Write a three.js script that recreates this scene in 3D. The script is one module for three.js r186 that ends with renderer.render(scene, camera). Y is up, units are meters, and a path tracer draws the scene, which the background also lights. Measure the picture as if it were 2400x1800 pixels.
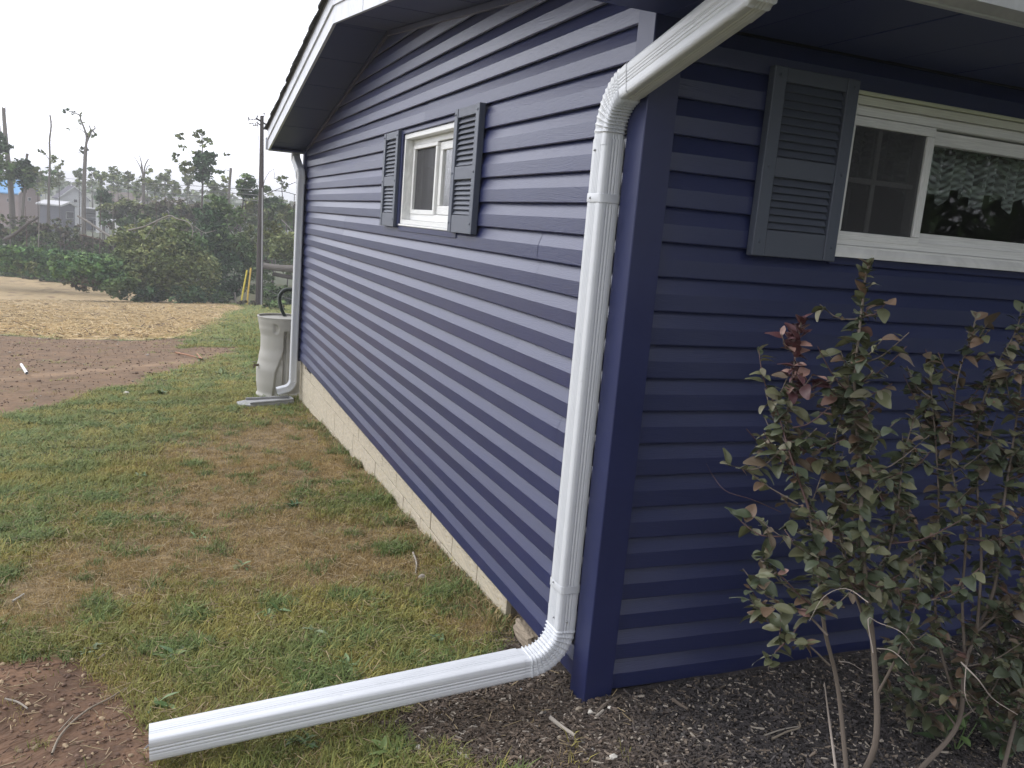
import * as THREE from 'three';
import { mergeGeometries, toCreasedNormals } from 'three/addons/utils/BufferGeometryUtils.js';
import { RoundedBoxGeometry } from 'three/addons/geometries/RoundedBoxGeometry.js';
import { ImprovedNoise } from 'three/addons/math/ImprovedNoise.js';

// ------------------------------------------------------------------ camera, sky, sun, exposure
const scene = new THREE.Scene();
const camera = new THREE.PerspectiveCamera(47.87, 4 / 3, 0.05, 1500);
camera.position.set(-1.423, 1.602, 2.493);
camera.rotation.set(-0.1773, -0.3937, 0.0841, 'YXZ');
camera.updateMatrixWorld(true);
scene.add(camera);

const SUN = new THREE.Vector3(-0.62, 0.56, -0.62).normalize();
{ // hazy overcast: bright all over, a broad glow round the veiled sun
  const w = 128, h = 64, d = new Float32Array(w * h * 4), v = new THREE.Vector3();
  for (let j = 0; j < h; j++) for (let i = 0; i < w; i++) {
    const el = ((j + 0.5) / h - 0.5) * Math.PI, az = ((i + 0.5) / w - 0.5) * 2 * Math.PI;
    v.set(Math.cos(el) * Math.cos(az), Math.sin(el), Math.cos(el) * Math.sin(az));
    const c = v.dot(SUN), up = Math.max(0, v.y);
    const L = 0.82 + 0.08 * up + 1.9 * Math.pow(0.5 + 0.5 * c, 3) + 0.5 * Math.pow(Math.max(0, c), 10);
    const o = (j * w + i) * 4;
    d[o] = L * 0.965; d[o + 1] = L * 0.985; d[o + 2] = L * 1.065; d[o + 3] = 1;
  }
  const t = new THREE.DataTexture(d, w, h, THREE.RGBAFormat, THREE.FloatType);
  t.mapping = THREE.EquirectangularReflectionMapping; t.magFilter = t.minFilter = THREE.LinearFilter; t.needsUpdate = true;
  scene.background = t; scene.environment = t;
}
const sun = new THREE.DirectionalLight(new THREE.Color(1, 0.95, 0.87), 0.9);
sun.position.copy(SUN).multiplyScalar(80); sun.shadow.radius = 34; sun.castShadow = true;
sun.shadow.mapSize.set(2048, 2048);
Object.assign(sun.shadow.camera, { left: -30, right: 30, top: 30, bottom: -30, near: 1, far: 250 });
scene.add(sun); scene.add(sun.target);
scene.fog = new THREE.FogExp2(new THREE.Color(0.9, 0.905, 0.92), 0.0021);
const renderer = new THREE.WebGLRenderer({ antialias: true });
renderer.toneMapping = THREE.LinearToneMapping;
renderer.toneMappingExposure = 1.0;
renderer.shadowMap.enabled = true; renderer.shadowMap.type = THREE.PCFSoftShadowMap;

// ------------------------------------------------------------------ helpers
const V = (x, y, z) => new THREE.Vector3(x, y, z);
const C = (r, g, b) => new THREE.Color().setRGB(r, g, b);
function rng(seed) { let s = seed >>> 0; return () => { s = (s + 0x6D2B79F5) | 0; let t = Math.imul(s ^ (s >>> 15), 1 | s); t = (t + Math.imul(t ^ (t >>> 7), 61 | t)) ^ t; return ((t ^ (t >>> 14)) >>> 0) / 4294967296; }; }
const noiseGen = new ImprovedNoise();
const N3 = (x, y, z = 0) => noiseGen.noise(x + 37.31, y + 11.7, z + 5.17);
function fbm(x, y, oct = 4, z = 0) { let a = 0, w = 0.5, f = 1; for (let i = 0; i < oct; i++) { a += w * N3(x * f, y * f, z + i * 7.3); f *= 2.03; w *= 0.5; } return a; }
const clamp = (x, a, b) => Math.min(b, Math.max(a, x));
const sstep = (a, b, x) => { const t = clamp((x - a) / (b - a), 0, 1); return t * t * (3 - 2 * t); };
const lerp = (a, b, t) => a + (b - a) * t;
const used = {};
function numbered(n) { const k = used[n] = (used[n] ?? -1) + 1; return k ? n + '_' + String(k).padStart(3, '0') : n; }
function tag(o, label, category, group, kind) { if (label) o.userData.label = label; if (category) o.userData.category = category; if (group) o.userData.group = group; if (kind) o.userData.kind = kind; return o; }
function shadow(m) { m.castShadow = m.receiveShadow = true; return m; }
function part(name, geo, mat, parent) { const m = shadow(new THREE.Mesh(Array.isArray(geo) ? mergeGeometries(geo) : geo, mat)); m.name = name; parent.add(m); return m; }
function obj(name, geo, mat, label, category, group, kind) { const m = shadow(new THREE.Mesh(Array.isArray(geo) ? mergeGeometries(geo) : geo, mat)); m.name = numbered(name); scene.add(m); return tag(m, label, category, group, kind); }
function thing(name, pos, label, category, group) { const o = new THREE.Group(); o.name = numbered(name); o.position.set(...pos); scene.add(o); return tag(o, label, category, group); }
const strip = (g) => { const n = g.index ? g.toNonIndexed() : g; for (const k of Object.keys(n.attributes)) if (!['position', 'normal', 'uv'].includes(k)) n.deleteAttribute(k); return n; };
const mirror = (g, x, y, z) => { g.scale(x, y, z); for (const k of Object.keys(g.attributes)) { const a = g.attributes[k], n = a.itemSize; for (let i = 0; i + 2 < a.count; i += 3) for (let c = 0; c < n; c++) { const t = a.array[(i + 1) * n + c]; a.array[(i + 1) * n + c] = a.array[(i + 2) * n + c]; a.array[(i + 2) * n + c] = t; } } return g; };
function box(x0, x1, y0, y1, z0, z1, r = 0) {
  const w = Math.abs(x1 - x0), h = Math.abs(y1 - y0), d = Math.abs(z1 - z0);
  const g = r ? new RoundedBoxGeometry(w, h, d, 1, Math.min(r, w * 0.49, h * 0.49, d * 0.49)) : new THREE.BoxGeometry(w, h, d);
  g.translate((x0 + x1) / 2, (y0 + y1) / 2, (z0 + z1) / 2); return strip(g);
}
const GABLE = new THREE.Matrix4().makeRotationY(-Math.PI / 2);      // local (along, up, out) -> the gable wall, along = world z
const onGable = (g) => g.applyMatrix4(GABLE);
// picture point (2400 x 1800 grid) and distance -> a point of the place
const F = 900 / Math.tan(THREE.MathUtils.degToRad(47.87 / 2));
function ray(u, v) { return V((u - 1200) / F, (900 - v) / F, -1).applyQuaternion(camera.quaternion); }
const at = (u, v, t) => ray(u, v).multiplyScalar(t).add(camera.position);
function tube(pts, r0, r1, seg = 8, rings) { // tapered, bent round bar
  const curve = pts.length > 2 ? new THREE.CatmullRomCurve3(pts) : new THREE.LineCurve3(pts[0], pts[1]);
  const n = rings ?? Math.max(2, pts.length * 3), g = new THREE.TubeGeometry(curve, n, 1, seg, false), p = g.attributes.position, c = V(0, 0, 0);
  for (let i = 0; i <= n; i++) { const f = i / n, r = typeof r1 === 'function' ? r1(f) : lerp(r0, r1, f); curve.getPointAt(f, c);
    for (let j = 0; j <= seg; j++) { const k = i * (seg + 1) + j; p.setXYZ(k, c.x + (p.getX(k) - c.x) * r, c.y + (p.getY(k) - c.y) * r, c.z + (p.getZ(k) - c.z) * r); } }
  g.computeVertexNormals(); return strip(g);
}
function gridGeo(nu, nv, f, uvf) { // parametric sheet
  const P = [], U = [], I = [];
  for (let j = 0; j <= nv; j++) for (let i = 0; i <= nu; i++) { const p = f(i / nu, j / nv); P.push(p[0], p[1], p[2]); const u = uvf ? uvf(i / nu, j / nv) : [i / nu, j / nv]; U.push(u[0], u[1]); }
  for (let j = 0; j < nv; j++) for (let i = 0; i < nu; i++) { const a = j * (nu + 1) + i, b = a + 1, c = a + nu + 1, d = c + 1; I.push(a, b, c, b, d, c); }
  const g = new THREE.BufferGeometry(); g.setAttribute('position', new THREE.Float32BufferAttribute(P, 3)); g.setAttribute('uv', new THREE.Float32BufferAttribute(U, 2)); g.setIndex(I); g.computeVertexNormals(); return g;
}
function tex(w, h, f, srgb = false) { // computed texture, f(u, v) -> [r, g, b] linear 0..1
  const d = new Uint8Array(w * h * 4);
  for (let j = 0; j < h; j++) for (let i = 0; i < w; i++) { const c = f((i + 0.5) / w, (j + 0.5) / h), o = (j * w + i) * 4; for (let k = 0; k < 3; k++) { const x = clamp(c[k], 0, 1); d[o + k] = 255 * (srgb ? (x <= 0.0031308 ? 12.92 * x : 1.055 * Math.pow(x, 1 / 2.4) - 0.055) : x); } d[o + 3] = 255; }
  const t = new THREE.DataTexture(d, w, h, THREE.RGBAFormat); if (srgb) t.colorSpace = THREE.SRGBColorSpace;
  t.wrapS = t.wrapT = THREE.RepeatWrapping; t.magFilter = THREE.LinearFilter; t.minFilter = THREE.LinearMipmapLinearFilter; t.generateMipmaps = true; t.needsUpdate = true; return t;
}
const per = (n, u, v, s, oct = 3) => { // tileable noise
  const a = u * 2 * Math.PI, b = v * 2 * Math.PI; return fbm(Math.cos(a) * s + 9, Math.sin(a) * s + Math.cos(b) * s * 1.3, oct, Math.sin(b) * s * 1.3 + n * 13.1); };

// ------------------------------------------------------------------ materials
const grainT = tex(512, 512, (u, v) => { const a = Math.cos(u * 6.2832), b = Math.sin(u * 6.2832); const g = fbm(a * 2.2, b * 2.2 + v * 90, 2) + 0.7 * fbm(a * 5 + 3, b * 5 + v * 200, 2); return [0.5 + g, 0.5 + g, 0.5 + g]; });
const grain = grainT.clone(); grain.repeat.set(1.6, 3.2); grain.needsUpdate = true;
const dirtT = tex(512, 512, (u, v) => { const g = 0.9 + 0.28 * per(1, u, v, 1.4, 4) + 0.1 * per(2, u, v, 5, 2); return [g, g, g]; });
const roughT = tex(256, 256, (u, v) => { const g = 0.62 + 0.5 * per(4, u, v, 2.2, 4); return [g, g, g]; });
const fadeT = tex(512, 512, (u, v) => { const g = 0.93 + 0.13 * per(60, u, v, 0.9, 3) + 0.07 * per(61, u * 1, v, 7, 2); return [g, g, g]; }); fadeT.repeat.set(0.6, 0.6);
const M = {};
const std = (c, r, o = {}) => new THREE.MeshStandardMaterial({ color: c, roughness: r, side: THREE.DoubleSide, ...o });
const NAVY = [0.0155, 0.0225, 0.088];
M.siding = [0, 1, 2, 3].map((i) => new THREE.MeshPhysicalMaterial({ color: C(...NAVY.map((x) => x * [1, 0.95, 1.05, 1.0][i])), roughness: 0.33 + 0.015 * i, ior: 1.68, map: fadeT, side: THREE.DoubleSide, bumpMap: grain, bumpScale: 0.0004 }));
M.navyTrim = std(C(0.0165, 0.0225, 0.085), 0.36, { map: fadeT });
M.soffit = std(C(0.03, 0.042, 0.135), 0.5);
M.shutter = std(C(0.078, 0.09, 0.122), 0.4, { bumpMap: grain, bumpScale: 0.0004 });
M.white = std(C(0.66, 0.675, 0.72), 0.35, { map: dirtT });
M.vinyl = std(C(0.84, 0.84, 0.82), 0.4, { map: dirtT });
const grimeT = tex(512, 512, (u, v) => { const a = per(70, u, v, 1.5, 4), b = sstep(0.28, 0.5, per(71, u, v, 5, 3)); const g = 1.0 - 0.1 * Math.max(0, a) - 0.14 * b; return [g, g * 0.995, g * 0.98]; }); grimeT.repeat.set(1.7, 0.8);
M.pipe = std(C(0.62, 0.64, 0.675), 0.36, { map: grimeT, bumpMap: roughT, bumpScale: 0.0015 });
M.screw = std(C(0.42, 0.43, 0.44), 0.4, { metalness: 0.6 });
M.glass = new THREE.MeshPhysicalMaterial({ color: 0xffffff, roughness: 0.02, transmission: 1, thickness: 0, ior: 1.5, specularIntensity: 0.8 });
M.screen = std(C(0.05, 0.05, 0.055), 0.7, { transparent: true, opacity: 0.5 });
M.inside = std(C(0.1, 0.085, 0.07), 0.8);
M.ply = std(C(0.012, 0.013, 0.025), 0.9);

// ------------------------------------------------------------------ terrain
function hillH(x, z) {
  const d = -z;
  let y = -0.085 + 0.03 * clamp(x, -14, 3);
  if (d < 0) y += 0.035 * Math.min(-d, 3);
  else y -= 0.056 * Math.min(d, 15) + 0.086 * clamp(d - 15, 0, 34);
  if (d > 49) y += 0.3 * sstep(60, 170, d) * 2 + 7 * sstep(190, 330, d);
  return y;
}
function H(x, z) {
  let y = hillH(x, z);
  const near = x > -9 && z > -20;
  y += 0.03 * fbm(x * 0.7, z * 0.7, 3) + (near ? 0.012 * fbm(x * 5, z * 5, 2) : 0);
  if (near) y += 0.068 * sstep(-0.2, 0.06, x) * sstep(-0.42, -0.12, z) * sstep(1.6, 0.3, z);
  const dp = Math.hypot((x + 1.85) / 0.5, (z + 0.55) / 0.5);            // slight hollow where the outlet washes the soil
  y -= 0.035 * Math.exp(-dp * dp);
  return y;
}
function ground(u, v) { const d = ray(u, v), o = camera.position; let t = 0.5, s = 0.05; for (let i = 0; i < 6000; i++) { const x = o.x + d.x * t, y = o.y + d.y * t, z = o.z + d.z * t; if (y < H(x, z)) { if (s < 0.003) break; t -= s; s *= 0.3; } t += s; if (t > 400) break; if (s > 0.02) s = Math.max(0.05, t * 0.01); } return V(o.x + d.x * t, o.y + d.y * t, o.z + d.z * t); }
const poly = (px, extra = []) => px.map(([u, v]) => { const p = ground(u, v); return [p.x, p.z]; }).concat(extra);
function inside(P, x, z) { let r = false; for (let i = 0, j = P.length - 1; i < P.length; j = i++) { const [xi, zi] = P[i], [xj, zj] = P[j]; if ((zi > z) !== (zj > z) && x < (xj - xi) * (z - zi) / (zj - zi) + xi) r = !r; } return r; }
const Z = {
  patch: poly([[0, 1552], [90, 1545], [190, 1555], [260, 1592], [300, 1640], [330, 1672], [350, 1715], [410, 1790]], [[-1.38, 0.3], [-2.3, 0.3], [-2.35, -1.05]]),
  mulch: poly([[1236, 1470], [1160, 1545], [1010, 1640], [850, 1698], [960, 1738], [1060, 1765], [1150, 1799]], [[-0.3, 0.45], [-0.25, 3], [5, 3], [5, -0.4], [0.25, -0.4], [0.15, -0.7]]),
  straw: poly([[0, 640], [150, 655], [300, 677], [450, 701], [565, 717], [575, 724], [540, 737], [490, 765], [440, 788], [360, 797], [200, 795], [0, 786]], [[-12, -14.5], [-40, -14], [-46, -46]]),
  soil: poly([[0, 789], [200, 798], [360, 800], [440, 791], [436, 808], [405, 822], [470, 815], [545, 815], [543, 826], [480, 845], [400, 868], [310, 900], [200, 925], [110, 957], [0, 985]], [[-4.4, -6.6], [-12, -5], [-40, -8], [-40, -14.2], [-12, -14.7]]),
};
function zone(x, z) {
  const k = z < -4 ? 0.4 : 0.17, jx = x + k * fbm(x * 2.2 / (k * 3), z * 2.2 / (k * 3), 3), jz = z + k * fbm(x * 2.2 / (k * 3) + 50, z * 2.2 / (k * 3), 3);
  if (z > -2 && inside(Z.patch, jx, jz)) return 'dirt_patch';
  if (z > -2 && inside(Z.mulch, jx, jz)) return 'mulch_bed';
  if (z < -4 && inside(Z.soil, jx, jz)) return 'bare_soil';
  if (z < -4 && inside(Z.straw, jx, jz)) return 'straw_field';
  return 'lawn';
}
// how dry the lawn is, 0 green .. 1 tan
const DRY = [[-0.84, -4.7, 0.9, 0.9], [-1.2, -3.1, 0.55, 0.8], [-0.75, -2.4, 0.5, 0.75], [-0.42, -1.75, 0.42, 0.75], [-1.45, -1.9, 0.5, 0.5], [-0.45, -3.9, 0.5, 0.7], [-2.0, -1.7, 0.4, 0.45], [-0.1, -0.9, 0.2, 0.6], [-0.05, -5.5, 0.5, 0.6]];
const GREEN = [[-2.2, -4.3, 0.8, 0.8], [-2.0, -5.9, 0.9, 0.8], [-1.05, -0.95, 0.35, 0.6], [-0.52, -0.87, 0.3, 0.7], [-1.6, -1.3, 0.3, 0.5], [-0.35, -2.8, 0.2, 0.6], [-0.2, -1.9, 0.15, 0.6], [-2.4, -2.8, 0.6, 0.5]];
function dryness(x, z) {
  let d = 0.34 + 0.75 * fbm(x * 1.1, z * 1.1, 3) + 0.75 * fbm(x * 4.5 + 20, z * 4.5, 3);
  for (const [a, b, r, w] of DRY) d += w * Math.exp(-((x - a) ** 2 + (z - b) ** 2) / (r * r));
  for (const [a, b, r, w] of GREEN) d -= w * Math.exp(-((x - a) ** 2 + (z - b) ** 2) / (r * r));
  if (z < -6.5) d -= 0.35;
  return clamp(d, 0, 1);
}
function soilColor(x, z, zn) {
  const n = fbm(x * 3, z * 3, 4), f = fbm(x * 16, z * 16, 3), g = N3(x * 60, z * 60);
  if (zn === 'dirt_patch') { const s = 0.85 + 0.6 * n + 0.5 * f + 0.2 * g, r = sstep(-0.15, 0.4, n); return [lerp(0.14, 0.2, r) * s, lerp(0.076, 0.115, r) * s, lerp(0.042, 0.068, r) * s]; }
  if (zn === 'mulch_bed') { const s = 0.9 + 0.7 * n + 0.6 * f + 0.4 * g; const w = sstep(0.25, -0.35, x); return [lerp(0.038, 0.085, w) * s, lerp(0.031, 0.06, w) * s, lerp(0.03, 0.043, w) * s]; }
  if (zn === 'straw_field') { const s = 0.92 + 0.3 * fbm(x * 0.5, z * 0.5, 3) + 0.35 * fbm(x * 2, z * 5, 3) + 0.25 * f; const b = sstep(0.12, 0.32, fbm(x * 1.3 + 8, z * 1.3, 4)); return [lerp(0.47, 0.24, b * 0.7) * s, lerp(0.35, 0.16, b * 0.7) * s, lerp(0.19, 0.1, b * 0.7) * s]; }
  if (zn === 'bare_soil') { const tr = sstep(0.55, 0.0, Math.abs((z + 9.3) - 0.72 * (x + 3.2) * -1.15 + 0.25 * N3(x, z))) ; const s = 0.9 + 0.5 * n + 0.45 * f + 0.2 * g; return [lerp(0.165, 0.27, tr * 0.7) * s, lerp(0.098, 0.175, tr * 0.7) * s, lerp(0.05, 0.1, tr * 0.7) * s]; }
  const d = dryness(x, z), s = 0.75 + 0.5 * n + 0.7 * f + 0.3 * g;
  return [lerp(0.11, 0.25, d) * s, lerp(0.11, 0.175, d) * s, lerp(0.042, 0.085, d) * s];
}
function terrain(x0, x1, z0, z1, cell, tw, th, cellsFar) {
  const nx = Math.round((x1 - x0) / cell), nz = Math.round((z1 - z0) / cell), hs = new Float32Array((nx + 1) * (nz + 1));
  for (let j = 0; j <= nz; j++) for (let i = 0; i <= nx; i++) hs[j * (nx + 1) + i] = H(x0 + i * cell, z0 + j * cell);
  const map = tex(tw, th, (u, v) => { const x = lerp(x0, x1, u), z = lerp(z0, z1, v); return soilColor(x, z, zone(x, z)); }, true);
  map.wrapS = map.wrapT = THREE.ClampToEdgeWrapping;
  const bump = tex(512, 512, (u, v) => { const g = 0.5 + 0.6 * per(6, u, v, 3, 4) + 0.3 * per(7, u, v, 9, 2); return [g, g, g]; });
  const B = {};
  for (let j = 0; j < nz; j++) for (let i = 0; i < nx; i++) { const zn = zone(x0 + (i + 0.5) * cell, z0 + (j + 0.5) * cell); (B[zn] ??= []).push([i, j]); }
  const out = {};
  for (const [zn, cells] of Object.entries(B)) {
    const id = new Map(), P = [], U = [], I = [];
    const vert = (i, j) => { const k = j * (nx + 1) + i; if (!id.has(k)) { id.set(k, P.length / 3); P.push(x0 + i * cell, hs[k], z0 + j * cell); U.push(i / nx, j / nz); } return id.get(k); };
    for (const [i, j] of cells) { const a = vert(i, j), b = vert(i + 1, j), c = vert(i, j + 1), d = vert(i + 1, j + 1); I.push(a, c, b, b, c, d); }
    const g = new THREE.BufferGeometry(); g.setAttribute('position', new THREE.Float32BufferAttribute(P, 3)); g.setAttribute('uv', new THREE.Float32BufferAttribute(U, 2)); g.setIndex(I); g.computeVertexNormals();
    const bm = bump.clone(); bm.repeat.set((x1 - x0) / 0.9, (z1 - z0) / 0.9); bm.needsUpdate = true;
    out[zn] = [g, std(C(1, 1, 1), 0.95, { map, bumpMap: bm, bumpScale: cell < 0.2 ? 0.012 : 0.05 })];
  }
  return out;
}
{
  const near = terrain(-9, 5, -20, 3, 0.05, 1400, 2048), far = terrain(-51, 33, -62, -20, 0.75, 1024, 1024);
  const L = { lawn: ['patchy mown lawn of green and dried tan grass sloping down beside the house', 'lawn'], mulch_bed: ['dark shredded wood mulch bed along the front wall of the house', 'mulch bed'], dirt_patch: ['bare reddish brown soil patch by the downspout outlet', 'soil'], bare_soil: ['strip of bare brown soil with a dusty track between lawn and straw', 'soil'], straw_field: ['wide straw covered field of golden tan below the thicket', 'field'] };
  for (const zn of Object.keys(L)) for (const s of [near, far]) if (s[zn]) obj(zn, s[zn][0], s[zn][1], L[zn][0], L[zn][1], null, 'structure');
  // the land beyond, coarse, out to the horizon
  const gs = [];
  const sheet = (xa, xb, za, zb, n, m) => gs.push(strip(gridGeo(n, m, (u, v) => { const x = lerp(xa, xb, u), z = lerp(za, zb, v); return [x, hillH(x, z) + 0.4 * fbm(x * 0.05, z * 0.05, 3), z]; })));
  sheet(-500, 600, -700, -62, 60, 50); sheet(-500, -51, -62, -20, 30, 8); sheet(33, 600, -62, -20, 30, 8); sheet(-500, -9, -20, 3, 30, 8); sheet(5, 600, -20, 3, 40, 8); sheet(-500, 600, 3, 500, 60, 30);
  obj('far_ground', gs, std(C(0.075, 0.085, 0.04), 0.95), 'green brown land falling to the thicket and rising behind the far houses', 'land', null, 'structure');
}

// ------------------------------------------------------------------ house
const PC = 0.1143, LEN = 7.2, WID = 6.5, RAKE = 0.37;
const U_ = (z) => z < -3.65 ? 2.855 + (z + 3.65) * 0.173 : 2.855 - (z + 3.65) * 0.105;   // underside of the rake
const SOF = 2.285, EAVE = 0.6;
const house = thing('house', [0, 0, 0], 'low house with dark navy blue lap siding, white trim and slate shutters', 'house');
// one lap board: profile swept along the wall; pieces = [a0, a1, lo(a), hi(a)]
const PROF = [[-0.0215, 1.02], [-0.02, 0.985], [0, 0.51], [0, 0.03], [-0.0012, 0.004], [-0.012, 0.0]];
function profOut(t) { for (let i = 0; i < PROF.length - 1; i++) if (t <= PROF[i][1] && t >= PROF[i + 1][1]) { const f = (t - PROF[i + 1][1]) / Math.max(1e-6, PROF[i][1] - PROF[i + 1][1]); return lerp(PROF[i + 1][0], PROF[i][0], f); } return t > 0.5 ? PROF[0][0] : PROF[PROF.length - 1][0]; }
function board(k, pieces, off, rnd) {
  const P = [], T = [], y0 = k * PC, phase = rnd() * 6;
  for (const [a0, a1, lo, hi] of pieces) {
    const n = Math.max(1, Math.ceil((a1 - a0) / 0.12)), rows = [];
    for (let i = 0; i <= n; i++) {
      const a = lerp(a0, a1, i / n), l = lo ? lo(a) : -9, h = hi ? hi(a) : 99, wob = 0.0007 * Math.sin(a * 2.1 + phase) + 0.0006 * Math.sin(a * 5.3 + phase * 2);
      rows.push(PROF.map(([, t]) => { const y = clamp(y0 + t * PC, l, Math.max(l, h)); return [a, y, profOut((y - y0) / PC) + off + wob]; }));
    }
    for (let i = 0; i < n; i++) for (let j = 0; j < PROF.length - 1; j++) {
      const q = [rows[i][j], rows[i][j + 1], rows[i + 1][j + 1], rows[i + 1][j]];
      if (Math.abs(q[0][1] - q[1][1]) < 1e-6 && Math.abs(q[2][1] - q[3][1]) < 1e-6 && j < PROF.length - 2) continue;
      for (const m of [0, 1, 2, 0, 2, 3]) { P.push(...q[m]); T.push(q[m][0] + k * 0.37, q[m][1]); }
    }
  }
  if (!P.length) return null;
  const g = new THREE.BufferGeometry(); g.setAttribute('position', new THREE.Float32BufferAttribute(P, 3)); g.setAttribute('uv', new THREE.Float32BufferAttribute(T, 2));
  g.computeVertexNormals(); return toCreasedNormals(g, 0.2);
}
function wallBoards(wall, toWall, a0, a1, kMax, seams, opening, hiLine, seed) {
  const r = rng(seed);
  for (let k = 0; k < kMax; k++) {
    const row = Math.floor(k / 2), cuts = [a0, ...(seams[row] ?? []), a1].sort((p, q) => p - q), [oa, ob, oy0, oy1] = opening;
    for (let c = 0; c < cuts.length - 1; c++) {
      const s = cuts[c] - (c ? 0.03 : 0), e = cuts[c + 1], off = (c % 2 ? 0.0007 : 0), lo = k * PC, hi = (k + 1.02) * PC, pieces = [];
      const add = (x0, x1, l, h) => { if (x1 - x0 > 0.002) pieces.push([x0, x1, l, h]); };
      const H0 = hiLine ? (a) => hiLine(a) : null;
      add(s, Math.min(e, oa), null, H0); add(Math.max(s, ob), e, null, H0);
      const m0 = Math.max(s, oa), m1 = Math.min(e, ob);
      if (m1 > m0) {
        if (hi <= oy0 || lo >= oy1) add(m0, m1, null, H0);
        else if (lo < oy0 - 0.012) add(m0, m1, null, () => oy0);
        else if (hi > oy1 + 0.012) add(m0, m1, () => oy1, H0);
      }
      const sets = []; pieces.sort((p, q) => p[0] - q[0]); for (const p of pieces) { const l = sets[sets.length - 1]; if (l && Math.abs(l[l.length - 1][1] - p[0]) < 0.01) l.push(p); else sets.push([p]); }
      for (const ps of sets) { const g = board(k, ps, off, r); if (g) part('siding_board', toWall ? g.applyMatrix4(toWall) : g, M.siding[Math.floor(r() * 4)], wall); }
    }
  }
}
const GO = [-3.035, -1.88, 1.572, 2.128], FO = [0.8, 2.16, 1.612, 2.158];      // window openings: along0, along1, y0, y1
{ // gable wall: sheathing with its opening, then the boards
  const s = new THREE.Shape(); s.moveTo(-LEN, 0.01); s.lineTo(-0.024, 0.01); s.lineTo(-0.024, U_(0)); s.lineTo(-3.65, U_(-3.65)); s.lineTo(-LEN, U_(-LEN)); s.closePath();
  const h = new THREE.Path(); h.moveTo(GO[0], GO[2]); h.lineTo(GO[0], GO[3]); h.lineTo(GO[1], GO[3]); h.lineTo(GO[1], GO[2]); h.closePath(); s.holes.push(h);
  const g = new THREE.ExtrudeGeometry(s, { depth: 0.1, bevelEnabled: false }); g.translate(0, 0, -0.122);
  const wall = part('gable_wall', onGable(strip(g)), M.ply, house);
  const seams = { 0: [-3.3], 1: [-2.6], 2: [-3.75], 3: [-0.44, -4.9], 4: [-0.89], 5: [-4.6], 6: [-0.78, -4.9], 7: [-3.6], 8: [-4.5], 9: [-2.57], 10: [-4.1], 11: [-3.0] };
  wallBoards(wall, GABLE, -LEN + 0.02, -0.02, 25, seams, GO, (a) => U_(a) - 0.012, 5);
  // frieze channel under the rake soffit
  const ch = (z0, z1) => { const n = 1, q = []; const a = U_(z0), b = U_(z1); const sh = new THREE.Shape(); sh.moveTo(z0, a - 0.034); sh.lineTo(z1, b - 0.034); sh.lineTo(z1, b - 0.003); sh.lineTo(z0, a - 0.003); sh.closePath(); const gg = new THREE.ExtrudeGeometry(sh, { depth: 0.02, bevelEnabled: true, bevelSize: 0.002, bevelThickness: 0.002, bevelSegments: 1 }); gg.translate(0, 0, -0.012); return onGable(strip(gg)); };
  part('frieze_channel', ch(-LEN, -3.652), M.navyTrim, house); part('frieze_channel', ch(-3.648, -0.03), M.navyTrim, house);
}
{ // front wall
  const s = new THREE.Shape(); s.moveTo(0.1225, 0.01); s.lineTo(WID, 0.01); s.lineTo(WID, SOF); s.lineTo(0.1225, SOF); s.closePath();
  const h = new THREE.Path(); h.moveTo(FO[0], FO[2]); h.lineTo(FO[0], FO[3]); h.lineTo(FO[1], FO[3]); h.lineTo(FO[1], FO[2]); h.closePath(); s.holes.push(h);
  const g = new THREE.ExtrudeGeometry(s, { depth: 0.1, bevelEnabled: false }); g.translate(0, 0, -0.122);
  const wall = part('front_wall', strip(g), M.ply, house);
  wallBoards(wall, null, 0.02, WID, 20, { 0: [2.3, 5], 1: [1.4, 4.2], 2: [2.9], 3: [1.9, 4.9], 4: [3.1], 5: [1.2, 4.4], 6: [2.5], 7: [3.7], 8: [4.1], 9: [3.0] }, FO, () => SOF - 0.004, 6);
  // rear and right walls, floor and ceiling close the room
  part('rear_wall', box(0.0, WID, 0.01, 2.2, -LEN - 0.02, -LEN + 0.08), M.inside, house);
  part('side_wall', box(WID, WID + 0.1, 0.01, 2.28, -LEN, -0.02), M.inside, house);
  part('floor', box(0.124, WID, -0.05, 0.3, -LEN + 0.09, -0.13), M.inside, house);
  part('ceiling', box(0.124, WID, 2.2, 2.23, -LEN + 0.09, -0.13), M.inside, house);
}
{ // corner posts
  const post = (flip) => {
    const s = new THREE.Shape(), w = 0.088, o = 0.021, t = 0.003;
    s.moveTo(-o, -w); s.lineTo(-o, o - 0.003); s.lineTo(-o + 0.003, o); s.lineTo(w, o); s.lineTo(w, -0.02); s.lineTo(w - t, -0.02); s.lineTo(w - t, o - t); s.lineTo(-o + t, o - t); s.lineTo(-o + t, -w + t); s.lineTo(0.02, -w + t); s.lineTo(0.02, -w); s.closePath();
    return s;
  };
  const up = (s, y0, y1) => { const g = new THREE.ExtrudeGeometry(s, { depth: y1 - y0, bevelEnabled: false }); g.rotateX(Math.PI / 2); g.translate(0, y1, 0); return strip(g); };
  // rotateX(+90): shape y -> world z
  part('corner_post', up(post(), -0.06, U_(0) - 0.01), M.navyTrim, house);
  const g = up(post(), -0.03, U_(-LEN) - 0.01); mirror(g, 1, 1, -1); g.translate(0, 0, -LEN); part('corner_post', g, M.navyTrim, house);
}
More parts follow.
